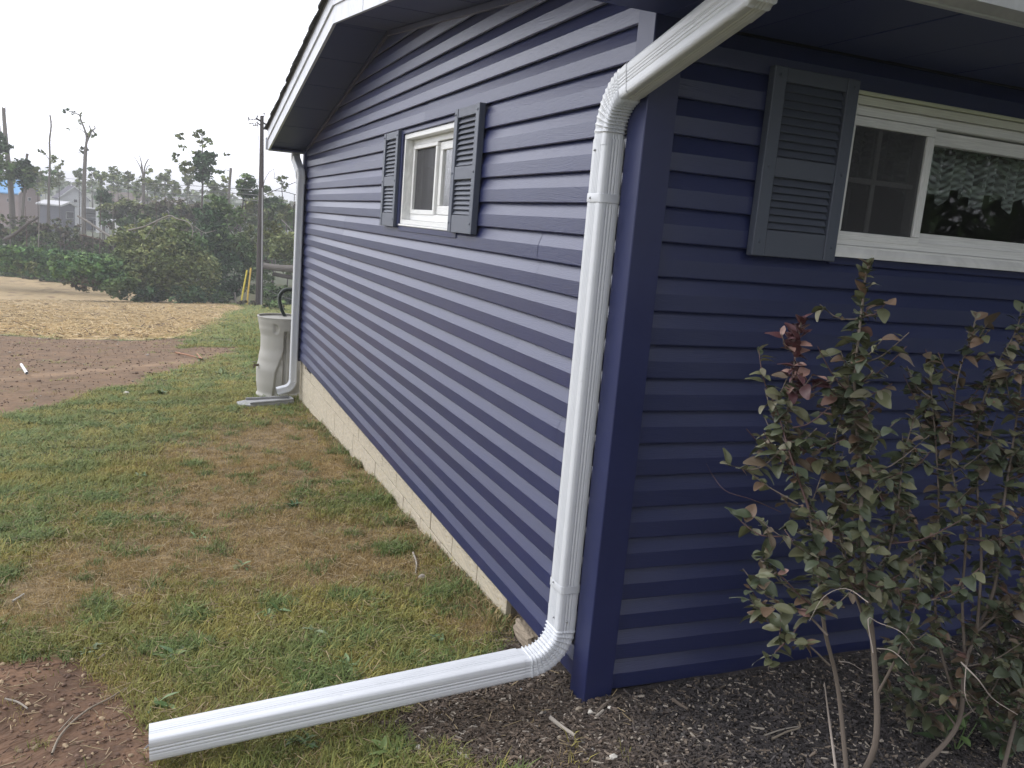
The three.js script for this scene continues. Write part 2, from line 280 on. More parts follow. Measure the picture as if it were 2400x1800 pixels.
{ // foundation of painted concrete blocks
  const blockM = [0, 1, 2].map((i) => { const t = tex(256, 256, (u, v) => { const a = per(20 + i, u, v, 1.2, 4), b = per(30 + i, u, v, 6, 2), st = sstep(0.1, 0.5, per(40 + i, u, v * 0.6, 2.2, 3)); const s = 0.94 + 0.3 * a + 0.16 * b; const drip = sstep(0.22, 0.42, per(50 + i, u * 3 % 1, v * 0.25, 3, 3)) * 0.35, sp = sstep(0.3, 0.45, per(55 + i, u, v, 9, 2)) * 0.4; const k = 1 - drip - sp; return [0.52 * s * (1 - 0.12 * st) * k, 0.46 * s * (1 - 0.2 * st) * k, 0.355 * s * (1 - 0.42 * st) * k]; }, true); return std(C(1, 1, 1), 0.85, { map: t, bumpMap: dirtT, bumpScale: 0.01 }); });
  const f = part('foundation', box(0.047, 0.25, -0.8, 0.012, -LEN, -0.86), std(C(0.2, 0.175, 0.13), 0.9, { map: dirtT }), house), r = rng(11);
  for (let row = 0; row < 4; row++) { const y1 = 0.012 - (row ? 0.152 + (row - 1) * 0.2 : 0), y0 = row ? y1 - 0.2 : -0.14;
    for (let i = 0; i < 17; i++) { const z1 = Math.min(-0.855, -0.855 + 0.2 * (row % 2) - i * 0.4), z0 = Math.max(-LEN, -0.855 + 0.2 * (row % 2) - (i + 1) * 0.4); if (z1 - z0 < 0.03) continue; if (y1 < H(0, z0) - 0.05) continue;
      if (row === 0 && z0 < -6.5 && z0 > -6.95) { part('block', box(0.03 + r() * 0.004, 0.06, y0 + 0.003, -0.07, z0 + 0.003, z1 - 0.003, 0.004), blockM[0], f); part('vent_hole', box(0.045, 0.05, -0.068, 0.0, z0 + 0.06, z1 - 0.1), M.ply, f); continue; }
      part('block', box(0.03 + r() * 0.003, 0.06, y0 + 0.003, y1 - 0.003, z0 + 0.0035, z1 - 0.0035, 0.004), blockM[Math.floor(r() * 3)], f); } }
  part('end_wall', box(0.05, 4, -0.8, 0.012, -LEN - 0.02, -LEN + 0.02), blockM[1], house);
  // stepped footing and broken concrete by the near corner
  part('footing', box(0.085, 0.4, -0.5, -0.004, -0.858, -0.2), std(C(0.13, 0.1, 0.07), 0.95, { bumpMap: dirtT, bumpScale: 0.02 }), house);
  const g = new THREE.IcosahedronGeometry(1, 3), p = g.attributes.position, v = V(0, 0, 0);
  for (let i = 0; i < p.count; i++) { v.fromBufferAttribute(p, i); const q = Math.max(Math.abs(v.x), Math.abs(v.y), Math.abs(v.z)); v.multiplyScalar(lerp(1, 1 / q, 0.8) * (1 + 0.25 * fbm(v.x * 2, v.y * 2, 3, v.z * 2))); p.setXYZ(i, v.x * 0.035, v.y * 0.035, v.z * 0.09); }
  g.computeVertexNormals(); g.translate(0.03, -0.075, -0.6);
  part('footing_chunk', strip(g), std(C(0.33, 0.27, 0.2), 0.95, { map: dirtT, bumpMap: dirtT, bumpScale: 0.02 }), house);
}
{ // roof: deck, shingles showing along the rake, fascias, drip edges, soffit panels
  const zF = -LEN - 0.15, zN = EAVE + 0.02, x0 = -RAKE, x1 = WID + RAKE;
  const slab = (z0, z1, lo, hi, xa, xb) => { const s = new THREE.Shape(); s.moveTo(z0, U_(z0) + lo); s.lineTo(z1, U_(z1) + lo); s.lineTo(z1, U_(z1) + hi); s.lineTo(z0, U_(z0) + hi); s.closePath(); const g = new THREE.ExtrudeGeometry(s, { depth: xb - xa, bevelEnabled: false }); g.translate(0, 0, -xb); return onGable(strip(g)); };   // out = -x
  const deckM = std(C(0.06, 0.05, 0.045), 0.9), K = -3.65;
  const roof = part('roof', [slab(zF, K, 0.03, 0.2, x0 + 0.03, x1), slab(K, zN, 0.03, 0.2, x0 + 0.03, x1)], deckM, house);
  const rf = rng(3), shM = [0.05, 0.065, 0.08].map((c) => std(C(c * 0.8, c * 0.77, c * 0.78), 0.95, { map: dirtT }));
  for (const [za, zb, dir] of [[zF - 0.03, K, 1], [zN + 0.03, K, -1]]) { const n = Math.floor(Math.abs(zb - za) / 0.14);
    for (let i = 0; i < n; i++) { const a = za + dir * i * 0.14, b = a + dir * 0.3, zz0 = Math.min(a, b), zz1 = Math.min(Math.max(a, b), dir > 0 ? K : 99), ov = 0.034 + rf() * 0.022;
      const s = new THREE.Shape(), ya = U_(a) + 0.216 + 0.012, yb = U_(b) + 0.207; s.moveTo(a, ya); s.lineTo(b, yb); s.lineTo(b, yb - 0.01); s.lineTo(a, ya - 0.022); s.closePath();
      const g = new THREE.ExtrudeGeometry(s, { depth: x1 - x0 + ov, bevelEnabled: false }); g.translate(0, 0, -x1); part('shingle_course', onGable(strip(g)), shM[i % 3], roof); } }
  // fascias, two stepped boards along each rake
  for (const [a, b] of [[zF, K - 0.0015], [K + 0.0015, zN]]) {
    const f = part('rake_fascia', [slab(a, b, -0.012, 0.098, x0 - 0.004, x0 + 0.016), slab(a, b, 0.0995, 0.19, x0 - 0.016, x0 + 0.012)], M.white, house);
    part('drip_edge', slab(a, b, 0.1915, 0.208, x0 - 0.022, x0 + 0.05), std(C(0.16, 0.15, 0.16), 0.5), f);
  }
  part('fascia_seam', slab(-2.7, -2.697, -0.0105, 0.097, x0 - 0.0052, x0 - 0.0035), deckM, house);
  // rake soffit panels
  const n1 = 24; for (let i = 0; i < n1; i++) { const a = lerp(zF + 0.02, zN - 0.02, i / n1), b = lerp(zF + 0.02, zN - 0.02, (i + 1) / n1) - 0.004; if (a < K && b > K) { part('soffit_panel', slab(a, K, 0.0, 0.012, x0 + 0.017, 0.03), M.soffit, house); part('soffit_panel', slab(K, b, 0.0, 0.012, x0 + 0.017, 0.03), M.soffit, house); } else part('soffit_panel', slab(a, b, (i % 2) * 0.0012, 0.012, x0 + 0.017, 0.03), M.soffit, house); }
  // eave soffit in front, level, panels across
  const n2 = 21; for (let i = 0; i < n2; i++) { const a = lerp(0.0, WID, i / n2); part('soffit_panel', box(a + 0.002, a + WID / n2 - 0.002, SOF + (i % 2) * 0.0012, SOF + 0.012, 0.002, EAVE - 0.005, 0.003), M.soffit, house); }
  part('soffit_end', box(x0 + 0.02, -0.001, SOF, SOF + 0.012, 0.03, EAVE - 0.005), M.soffit, house);
  part('eave_fascia', box(x0, x1, SOF - 0.006, SOF + 0.2, EAVE, EAVE + 0.02, 0.003), M.white, house);
  part('eave_fascia', box(x0, x1, U_(zF) - 0.012, U_(zF) + 0.2, zF - 0.022, zF - 0.002, 0.003), M.white, house);
  part('eave_soffit', box(x0 + 0.02, x1, U_(zF) - 0.004, U_(zF) + 0.008, zF, -LEN), M.soffit, house);
  // K-style gutters
  const gut = (flip, z, y) => { const t = 0.004, pr = [[0, 0.125], [0, 0], [0.075, 0], [0.088, 0.03], [0.115, 0.07], [0.12, 0.125], [0.108, 0.125]]; const s = new THREE.Shape(); pr.forEach(([a, b], i) => i ? s.lineTo(a, b) : s.moveTo(a, b)); [...pr].reverse().forEach(([a, b], i) => s.lineTo(a + (i === 0 ? 0 : i > 4 ? t : -t), b + (b > 0.12 ? (i === 0 ? -t : 0) : t))); s.closePath();
    const g = new THREE.ExtrudeGeometry(s, { depth: x1 - x0 + 0.02, bevelEnabled: false }); const e = new THREE.Shape(); pr.slice(0, 6).forEach(([a, b], i) => i ? e.lineTo(a, b) : e.moveTo(a, b)); const c = new THREE.ExtrudeGeometry(e, { depth: 0.004, bevelEnabled: false }); c.translate(0, 0, x1 - x0 + 0.021);
    const m = mergeGeometries([strip(g), strip(c)]); m.rotateY(-Math.PI / 2); // (a -> z, depth -> -x)
    if (flip) mirror(m, 1, 1, -1); m.translate(x1, y, z); return m; };
  part('gutter', gut(false, EAVE + 0.021, SOF + 0.0), M.white, house);
  part('gutter', gut(true, zF - 0.023, U_(zF) + 0.0), M.white, house);
}
// ---- shutters (local: along, up, out) ----
function shutter(a0, a1, y0, y1, toWall) {
  const w = a1 - a0, st = 0.052, D = 0.034, geo = (g) => toWall ? g.applyMatrix4(toWall) : g;
  const sh = part('shutter', geo(mergeGeometries([box(a0 + st, a1 - st, y0 + 0.02, y1 - 0.02, 0.003, 0.008)])), M.shutter, house);
  part('stile', geo(box(a0, a0 + st, y0, y1, 0.001, D, 0.004)), M.shutter, sh); part('stile', geo(box(a1 - st, a1, y0, y1, 0.001, D, 0.004)), M.shutter, sh);
  const rail = (ya, yb) => part('rail', geo(box(a0 + st + 0.0005, a1 - st - 0.0005, ya, yb, 0.002, D - 0.003, 0.003)), M.shutter, sh);
  const h = y1 - y0, m0 = y0 + h * 0.43, m1 = y0 + h * 0.535, b1 = y0 + h * 0.145, t0 = y1 - h * 0.075;
  rail(y0 + 0.0005, b1); rail(m0, m1); rail(t0, y1 - 0.0005);
  const louvers = (ya, yb, n) => { for (let i = 0; i < n; i++) { const p = (yb - ya) / n, y = ya + (i + 0.5) * p; const g = new RoundedBoxGeometry(w - 2 * st - 0.002, 0.004, p * 1.12, 1, 0.0015); const q = strip(g); q.rotateX(THREE.MathUtils.degToRad(56)); q.translate((a0 + a1) / 2, y, 0.0175); part('louver', geo(q), M.shutter, sh); } };
  louvers(b1 + 0.003, m0 - 0.003, 7); louvers(m1 + 0.003, t0 - 0.003, 9);
  for (const a of [a0 + 0.024, a1 - 0.024]) for (const y of [y0 + 0.05, (m0 + m1) / 2, y1 - 0.03]) { const g = new THREE.SphereGeometry(0.0065, 8, 6); const q = strip(g); q.scale(1, 1, 0.6); q.translate(a, y, D + 0.0005); part('screw_cap', geo(q), M.shutter, sh); }
  return sh;
}
shutter(-3.46, -3.075, 1.548, 2.155, GABLE); shutter(-1.917, -1.535, 1.556, 2.175, GABLE); shutter(0.437, 0.797, 1.58, 2.2, null);
// ---- windows ----
function wframe(name, a0, a1, y0, y1, z0, z1, w, mat, parent, geo, r = 0.003) { // mitred four-bar frame
  const t = [box(a0, a1, y0, y0 + w[2], z0, z1, r), box(a0, a1, y1 - w[3], y1, z0, z1, r), box(a0, a0 + w[0], y0 + w[2] + 0.0005, y1 - w[3] - 0.0005, z0, z1, r), box(a1 - w[1], a1, y0 + w[2] + 0.0005, y1 - w[3] - 0.0005, z0, z1, r)];
  return part(name, geo(mergeGeometries(t)), mat, parent);
}
{
  const G = (g) => onGable(g), [a0, a1, y0, y1] = GO;
  const win = wframe('window', a0 + 0.001, a1 - 0.001, y0 + 0.001, y1 - 0.001, -0.125, -0.001, [0.03, 0.03, 0.028, 0.03], M.vinyl, house, G); tag(win, 'white sliding window between two slate shutters on the gable wall');
  wframe('frame', a0 + 0.032, a1 - 0.032, y0 + 0.03, y1 - 0.032, -0.11, -0.052, [0.03, 0.03, 0.04, 0.035], M.vinyl, win, G);
  part('sill', G(box(a0 - 0.002, a1 + 0.002, y0 - 0.012, y0 + 0.0, -0.06, 0.012, 0.004)), M.vinyl, win);
  part('sill_trim', G(box(a0 - 0.03, a1 + 0.03, y0 - 0.045, y0 - 0.0125, -0.012, 0.006, 0.003)), M.navyTrim, house);
  part('jamb_trim', G(box(a0 - 0.045, a0 - 0.0005, y0 - 0.012, y1 + 0.02, -0.012, 0.012, 0.003)), M.navyTrim, house);
  part('head_trim', G(box(a0 - 0.045, a1 + 0.045, y1 + 0.0005, y1 + 0.02, -0.012, 0.01, 0.003)), M.navyTrim, house);
  const s1 = wframe('sash', -2.965, -2.455, 1.64, 2.06, -0.075, -0.045, [0.026, 0.03, 0.028, 0.024], M.vinyl, win, G, 0.004);
  const s2 = wframe('sash', -2.452, -1.915, 1.645, 2.055, -0.09, -0.062, [0.052, 0.05, 0.05, 0.045], M.vinyl, win, G, 0.004);
  part('pane', G(box(-2.95, -2.47, 1.65, 2.05, -0.064, -0.062)), M.screen, win).name = 'insect_screen';
  part('pane', G(box(-2.95, -2.47, 1.65, 2.05, -0.072, -0.07)), M.glass, win);
  part('pane', G(box(-2.405, -1.95, 1.69, 2.015, -0.076, -0.074)), M.glass, win);
}
{
  const I = (g) => g, [a0, a1, y0, y1] = FO;
  const win = wframe('window', a0 + 0.001, a1 - 0.001, y0 + 0.001, y1 - 0.001, -0.122, 0.012, [0.022, 0.022, 0.03, 0.026], M.vinyl, house, I, 0.004); tag(win, 'wide white sliding window beside the shutter on the front wall');
  const stain = std(C(0.6, 0.61, 0.44), 0.8, { map: dirtT });
  part('head_flashing', box(a0 - 0.002, a1 + 0.01, y1 - 0.0, y1 + 0.014, -0.02, 0.022, 0.004), stain, win);
  part('head_band', box(a0 + 0.002, a1, y1 - 0.03, y1 - 0.004, 0.0122, 0.016, 0.0015), std(C(0.7, 0.7, 0.58), 0.6, { map: dirtT }), win);
  wframe('frame', a0 + 0.0225, a1 - 0.0225, y0 + 0.032, y1 - 0.028, -0.11, -0.012, [0.02, 0.02, 0.032, 0.034], M.vinyl, win, I);
  { const s = new THREE.Shape(); s.moveTo(-0.03, 0.034); s.lineTo(0.014, 0.022); s.lineTo(0.028, 0.004); s.lineTo(0.028, -0.012); s.lineTo(-0.03, -0.012); s.closePath(); const g = new THREE.ExtrudeGeometry(s, { depth: a1 - a0 + 0.01, bevelEnabled: false }); const gs = strip(g); gs.rotateY(-Math.PI / 2); mirror(gs, -1, 1, 1); gs.translate(a0 - 0.005, y0, 0); part('sill', gs, M.vinyl, win); }
  part('sill_trim', box(a0 - 0.003, a1 + 0.03, y0 - 0.04, y0 - 0.0125, -0.012, 0.006, 0.003), M.navyTrim, house);
  wframe('sash', 0.826, 1.222, 1.662, 2.094, -0.042, -0.009, [0.018, 0.037, 0.03, 0.034], M.vinyl, win, I, 0.004);
  wframe('sash', 1.19, 2.12, 1.668, 2.09, -0.08, -0.045, [0.04, 0.045, 0.045, 0.05], M.vinyl, win, I, 0.004);
  part('insect_screen', box(0.84, 1.19, 1.68, 2.07, -0.02, -0.0185), M.screen, win);
  part('pane', box(0.84, 1.19, 1.68, 2.07, -0.034, -0.032), M.glass, win);
  part('pane', box(1.22, 2.085, 1.7, 2.05, -0.062, -0.06), M.glass, win);
  part('muntin', [box(0.985, 1.003, 1.69, 2.06, -0.05, -0.044), box(0.845, 1.183, 1.868, 1.886, -0.0508, -0.0435)], M.vinyl, win);
  // inside: lace valance, a picture on the wall behind
  const lace = tex(256, 256, (u, v) => { const s = Math.sin(u * 90) * Math.sin(v * 70), n = per(50, u, v, 3, 3), e = v < 0.22 + 0.12 * Math.abs(Math.sin(u * 19)) ? 0 : 1; const a = e * clamp(0.55 + 0.35 * s + 0.9 * n, 0, 1); return [a, a, a]; });
  const lm = std(C(0.34, 0.39, 0.37), 0.9, { alphaMap: lace, transparent: true });
  const cg = strip(gridGeo(160, 6, (u, v) => [lerp(0.84, 2.1, u), lerp(1.78, 2.1, v) - 0.02 * Math.sin(u * 40), -0.2 + 0.018 * Math.sin(u * 130) + 0.006 * Math.sin(u * 57)], (u, v) => [u * 2.2, v]));
  const cu = new THREE.Mesh(cg, lm); cu.name = 'lace_valance'; shadow(cu); win.add(cu);
  const fr = wframe('picture_frame', 1.75, 2.3, 1.55, 2.15, -1.62, -1.58, [0.03, 0.03, 0.03, 0.03], std(C(0.4, 0.42, 0.4), 0.6), house, I); 
  part('inner_wall', box(0.124, WID, 0.31, 2.19, -1.75, -1.64), std(C(0.07, 0.065, 0.06), 0.9), house);
}

// ------------------------------------------------------------------ downspouts
// cross-section: rounded 3 x 4 inch with ridge clusters on each face; returns [a, b] points, a across (b extent w), n samples
function section(w, d) {
  const P = [], r = 0.013, hw = w / 2, hd = d / 2, faces = [[1, 0], [0, 1], [-1, 0], [0, -1]];
  const ribs = (s, half) => { let o = 0; const k = half > 0.045 ? 4 : 3; for (let i = 0; i < k; i++) { const c = (i - (k - 1) / 2) * 0.0105, q = Math.abs(s - c); o -= 0.0026 * Math.max(0, 1 - q / 0.0032); } return o; };
  const edge = (half, f) => { const n = 34; for (let i = 0; i <= n; i++) f(lerp(-half + r, half - r, i / n)); };
  const arc = (cx, cy, a0) => { for (let i = 1; i < 5; i++) { const a = a0 + i / 5 * Math.PI / 2; P.push([cx + r * Math.cos(a), cy + r * Math.sin(a)]); } };
  edge(hd, (s) => P.push([hw + ribs(s, hd), s])); arc(hw - r, hd - r, 0);
  edge(hw, (s) => P.push([-s, hd + ribs(s, hw)])); arc(-hw + r, hd - r, Math.PI / 2);
  edge(hd, (s) => P.push([-hw - ribs(s, hd), -s])); arc(-hw + r, -hd + r, Math.PI);
  edge(hw, (s) => P.push([s, -hd - ribs(s, hw)])); arc(hw - r, -hd + r, Math.PI * 1.5);
  return P;
}
const SEC = section(0.076, 0.1);
function sweepSec(stations, sec = SEC) { // stations: {p, a, b, s(scale fn of angle index)}
  const n = sec.length, P = [], I = [];
  for (const st of stations) for (let i = 0; i < n; i++) { const [x, y] = sec[i], k = st.f ? st.f(x, y, i) : 1; P.push(st.p.x + (st.a.x * x + st.b.x * y) * k, st.p.y + (st.a.y * x + st.b.y * y) * k, st.p.z + (st.a.z * x + st.b.z * y) * k); }
  for (let s = 0; s < stations.length - 1; s++) for (let i = 0; i < n; i++) { const j = (i + 1) % n, a = s * n + i, b = s * n + j, c = a + n, d = b + n; I.push(a, c, b, b, c, d); }
  const g = new THREE.BufferGeometry(); g.setAttribute('position', new THREE.Float32BufferAttribute(P, 3)); const U = []; let acc = 0; stations.forEach((st, k) => { if (k) acc += st.p.distanceTo(stations[k - 1].p); for (let i = 0; i < n; i++) U.push(i / n * 0.36, acc); }); g.setAttribute('uv', new THREE.Float32BufferAttribute(U, 2)); g.setIndex(I); g.computeVertexNormals(); return toCreasedNormals(g, 0.6);
}
function straight(p0, p1, a, b, grow = 1, step = 0.25) { const n = Math.max(1, Math.ceil(p0.distanceTo(p1) / step)), o = []; for (let i = 0; i <= n; i++) o.push({ p: p0.clone().lerp(p1, i / n), a, b, f: () => grow }); return o; }
// bend in the plane (dir0 -> dir1); side = axis of the section that stays put
function bend(p0, dir0, dir1, side, R, sideIsA, grow, crimps, rnd) {
  const ang = Math.acos(clamp(dir0.dot(dir1), -1, 1)), axis = dir0.clone().cross(dir1).normalize(), inward = axis.clone().cross(dir0).normalize(), ctr = p0.clone().addScaledVector(inward, R), o = [], n = crimps * 8;
  for (let i = 0; i <= n; i++) { const t = i / n, q = new THREE.Quaternion().setFromAxisAngle(axis, ang * t), p = p0.clone().sub(ctr).applyQuaternion(q).add(ctr), inn = inward.clone().applyQuaternion(q), ph = t * crimps % 1, cr = Math.exp(-Math.pow((ph - 0.5) / 0.16, 2));
    const nz = rnd() * 0.012;
    const other = inn; const a = sideIsA ? side : other, b = sideIsA ? other : side;
    o.push({ p, a, b, f: (x, y) => { const k = (sideIsA ? y / 0.05 : x / 0.038); return grow * (1 + (cr * 0.13 - 0.06) * clamp(0.7 + 0.3 * k, 0.25, 1) - nz * 0.3 + 0.006 * N3(x * 60, y * 60, t * 9)); } }); }
  return o;
}
{
  const X = V(1, 0, 0), Y = V(0, 1, 0), Zv = V(0, 0, 1), dn = V(0, -1, 0), cx = -0.053, cz = -0.147, r = rng(21);
  const ds = thing('downspout', [0, 0, 0], 'large white ribbed downspout at the near house corner with long ground extension', 'downspout');
  const top = V(-0.1, 2.175, 0.6), low = V(cx - 0.004, 2.03, cz + 0.09), dd = low.clone().sub(top).normalize();
  const sideX = X.clone();
  // upper elbow at the gutter outlet
  { const st = bend(V(-0.1, 2.30, 0.685), dn, dd, X, 0.085, true, 1.03, 7, r); const last = st[st.length - 1].p; st.unshift({ p: V(-0.1, 2.32, 0.685), a: X, b: st[0].b, f: () => 1.03 }); st.push({ p: last.clone().addScaledVector(dd, 0.06), a: X, b: st[st.length - 1].b, f: () => 1.03 }); part('elbow', sweepSec(st), M.pipe, ds);
    const bEnd = st[st.length - 1].b, s0 = last.clone().addScaledVector(dd, 0.05);
    // slanted offset pipe down to the wall
    const e0 = V(cx, 1.93, cz), st2raw = bend(e0, Y, dd.clone().negate(), X, 0.15, true, 1.03, 11, r); const eTop = st2raw[st2raw.length - 1];
    part('offset_pipe', sweepSec(straight(s0, eTop.p.clone().addScaledVector(dd, -0.03), X, eTop.b)), M.pipe, ds);
    st2raw.unshift({ p: V(cx, 1.895, cz), a: X, b: st2raw[0].b, f: (x, y) => 1.0 + 0.02 * N3(x * 40, y * 40) }); st2raw.push({ p: eTop.p.clone().addScaledVector(dd, -0.05), a: X, b: eTop.b, f: () => 1.035 });
    part('elbow', sweepSec(st2raw), M.pipe, ds);
  }
  part('pipe', sweepSec(straight(V(cx, 1.915, cz), V(cx, 0.2, cz), X, Zv, 1.0)), M.pipe, ds);
  const smooth = section(0.076, 0.1).map(([x, y]) => [x, y]);
  const plain = (w, d) => { const P = [], rr = 0.015; for (const [sx, sy, a0] of [[1, 1, 0], [-1, 1, 1], [-1, -1, 2], [1, -1, 3]]) for (let i = 0; i <= 5; i++) { const a = (a0 + i / 5) * Math.PI / 2; P.push([sx * (w / 2 - rr) + rr * Math.cos(a), sy * (d / 2 - rr) + rr * Math.sin(a)]); } return P; };
  const band = (y) => part('strap', sweepSec([{ p: V(cx, y + 0.0145, cz), a: X, b: Zv, f: () => 0.985 }, { p: V(cx, y + 0.0135, cz), a: X, b: Zv }, { p: V(cx, y - 0.0135, cz), a: X, b: Zv }, { p: V(cx, y - 0.0145, cz), a: X, b: Zv, f: () => 0.985 }], plain(0.0815, 0.1055)), M.pipe, ds);
  band(1.725); band(0.352);
  // lower elbow and the extension lying on the lawn
  const out = V(-1, -0.042, 0.0).normalize(), L0 = V(cx, 0.198, cz);
  const st = bend(L0, dn, out, Zv, 0.138, false, 1.03, 11, r), l = st[st.length - 1]; st.unshift({ p: V(cx, 0.262, cz), a: st[0].a, b: Zv, f: () => 1.03 }); st.push({ p: l.p.clone().addScaledVector(out, 0.05), a: l.a, b: Zv, f: (x, y) => 1.0 + 0.03 * N3(x * 50, y * 50) });
  part('elbow', sweepSec(st), M.pipe, ds);
  const e1 = l.p.clone().addScaledVector(out, 0.02), e2 = V(-1.44, -0.057, cz);
  const ext = part('extension_pipe', sweepSec(straight(e1, e2, l.a.clone(), Zv, 1.04, 0.3)), M.pipe, ds);
  part('torn_lip', strip(gridGeo(4, 2, (u, v) => [-1.44 - 0.012 * v - 0.004 * Math.sin(u * 7), -0.075 + 0.02 * u - 0.008 * v, cz - 0.02 + 0.03 * u + 0.008 * v])), M.pipe, ds);
  const scr = (p, n) => { const g = strip(new THREE.SphereGeometry(0.0042, 8, 6)); g.translate(p.x, p.y, p.z); part('screw', g, M.screw, ds); };
  scr(V(cx - 0.0405, 1.88, cz - 0.02)); scr(V(cx - 0.0425, 1.725, cz - 0.016)); scr(V(cx - 0.0425, 0.36, cz - 0.012)); scr(V(cx - 0.0405, 0.235, cz + 0.012)); scr(V(cx - 0.005, 0.232, cz + 0.053)); scr(V(-0.215, -0.01, cz + 0.054));
  // the far one
  const fz = -7.085, fx = -0.058, fd = thing('downspout', [0, 0, 0], 'slim looking white downspout in front of the rain barrel at far corner', 'downspout');
  const ft = V(-0.075, 2.14, -7.36), fl = V(fx, 2.0, fz - 0.08), fdd = fl.clone().sub(ft).normalize();
  { const a = bend(V(-0.075, 2.2, -7.42), dn, fdd, X, 0.07, true, 1.03, 6, r), la = a[a.length - 1]; a.unshift({ p: V(-0.075, 2.24, -7.42), a: X, b: a[0].b, f: () => 1.03 }); part('elbow', sweepSec(a), M.pipe, fd);
    const b = bend(V(fx, 1.93, fz), Y, fdd.clone().negate(), X, 0.09, true, 1.03, 7, r), lb = b[b.length - 1]; b.unshift({ p: V(fx, 1.88, fz), a: X, b: b[0].b, f: () => 1.03 }); part('elbow', sweepSec(b), M.pipe, fd);
    part('offset_pipe', sweepSec(straight(la.p, lb.p, X, lb.b)), M.pipe, fd); }
  part('pipe', sweepSec(straight(V(fx, 1.9, fz), V(fx, -0.22, fz), X, Zv, 1.0)), M.pipe, fd);
  const fo = V(-0.96, -0.3, 0).normalize(), fb = bend(V(fx, -0.24, fz), dn, fo, Zv, 0.1, false, 1.04, 7, r), fe = fb[fb.length - 1]; fb.unshift({ p: V(fx, -0.2, fz), a: fb[0].a, b: Zv, f: () => 1.04 }); fb.push({ p: fe.p.clone().addScaledVector(fo, 0.1), a: fe.a, b: Zv, f: () => 1.02 });
  part('elbow', sweepSec(fb), M.pipe, fd);
}
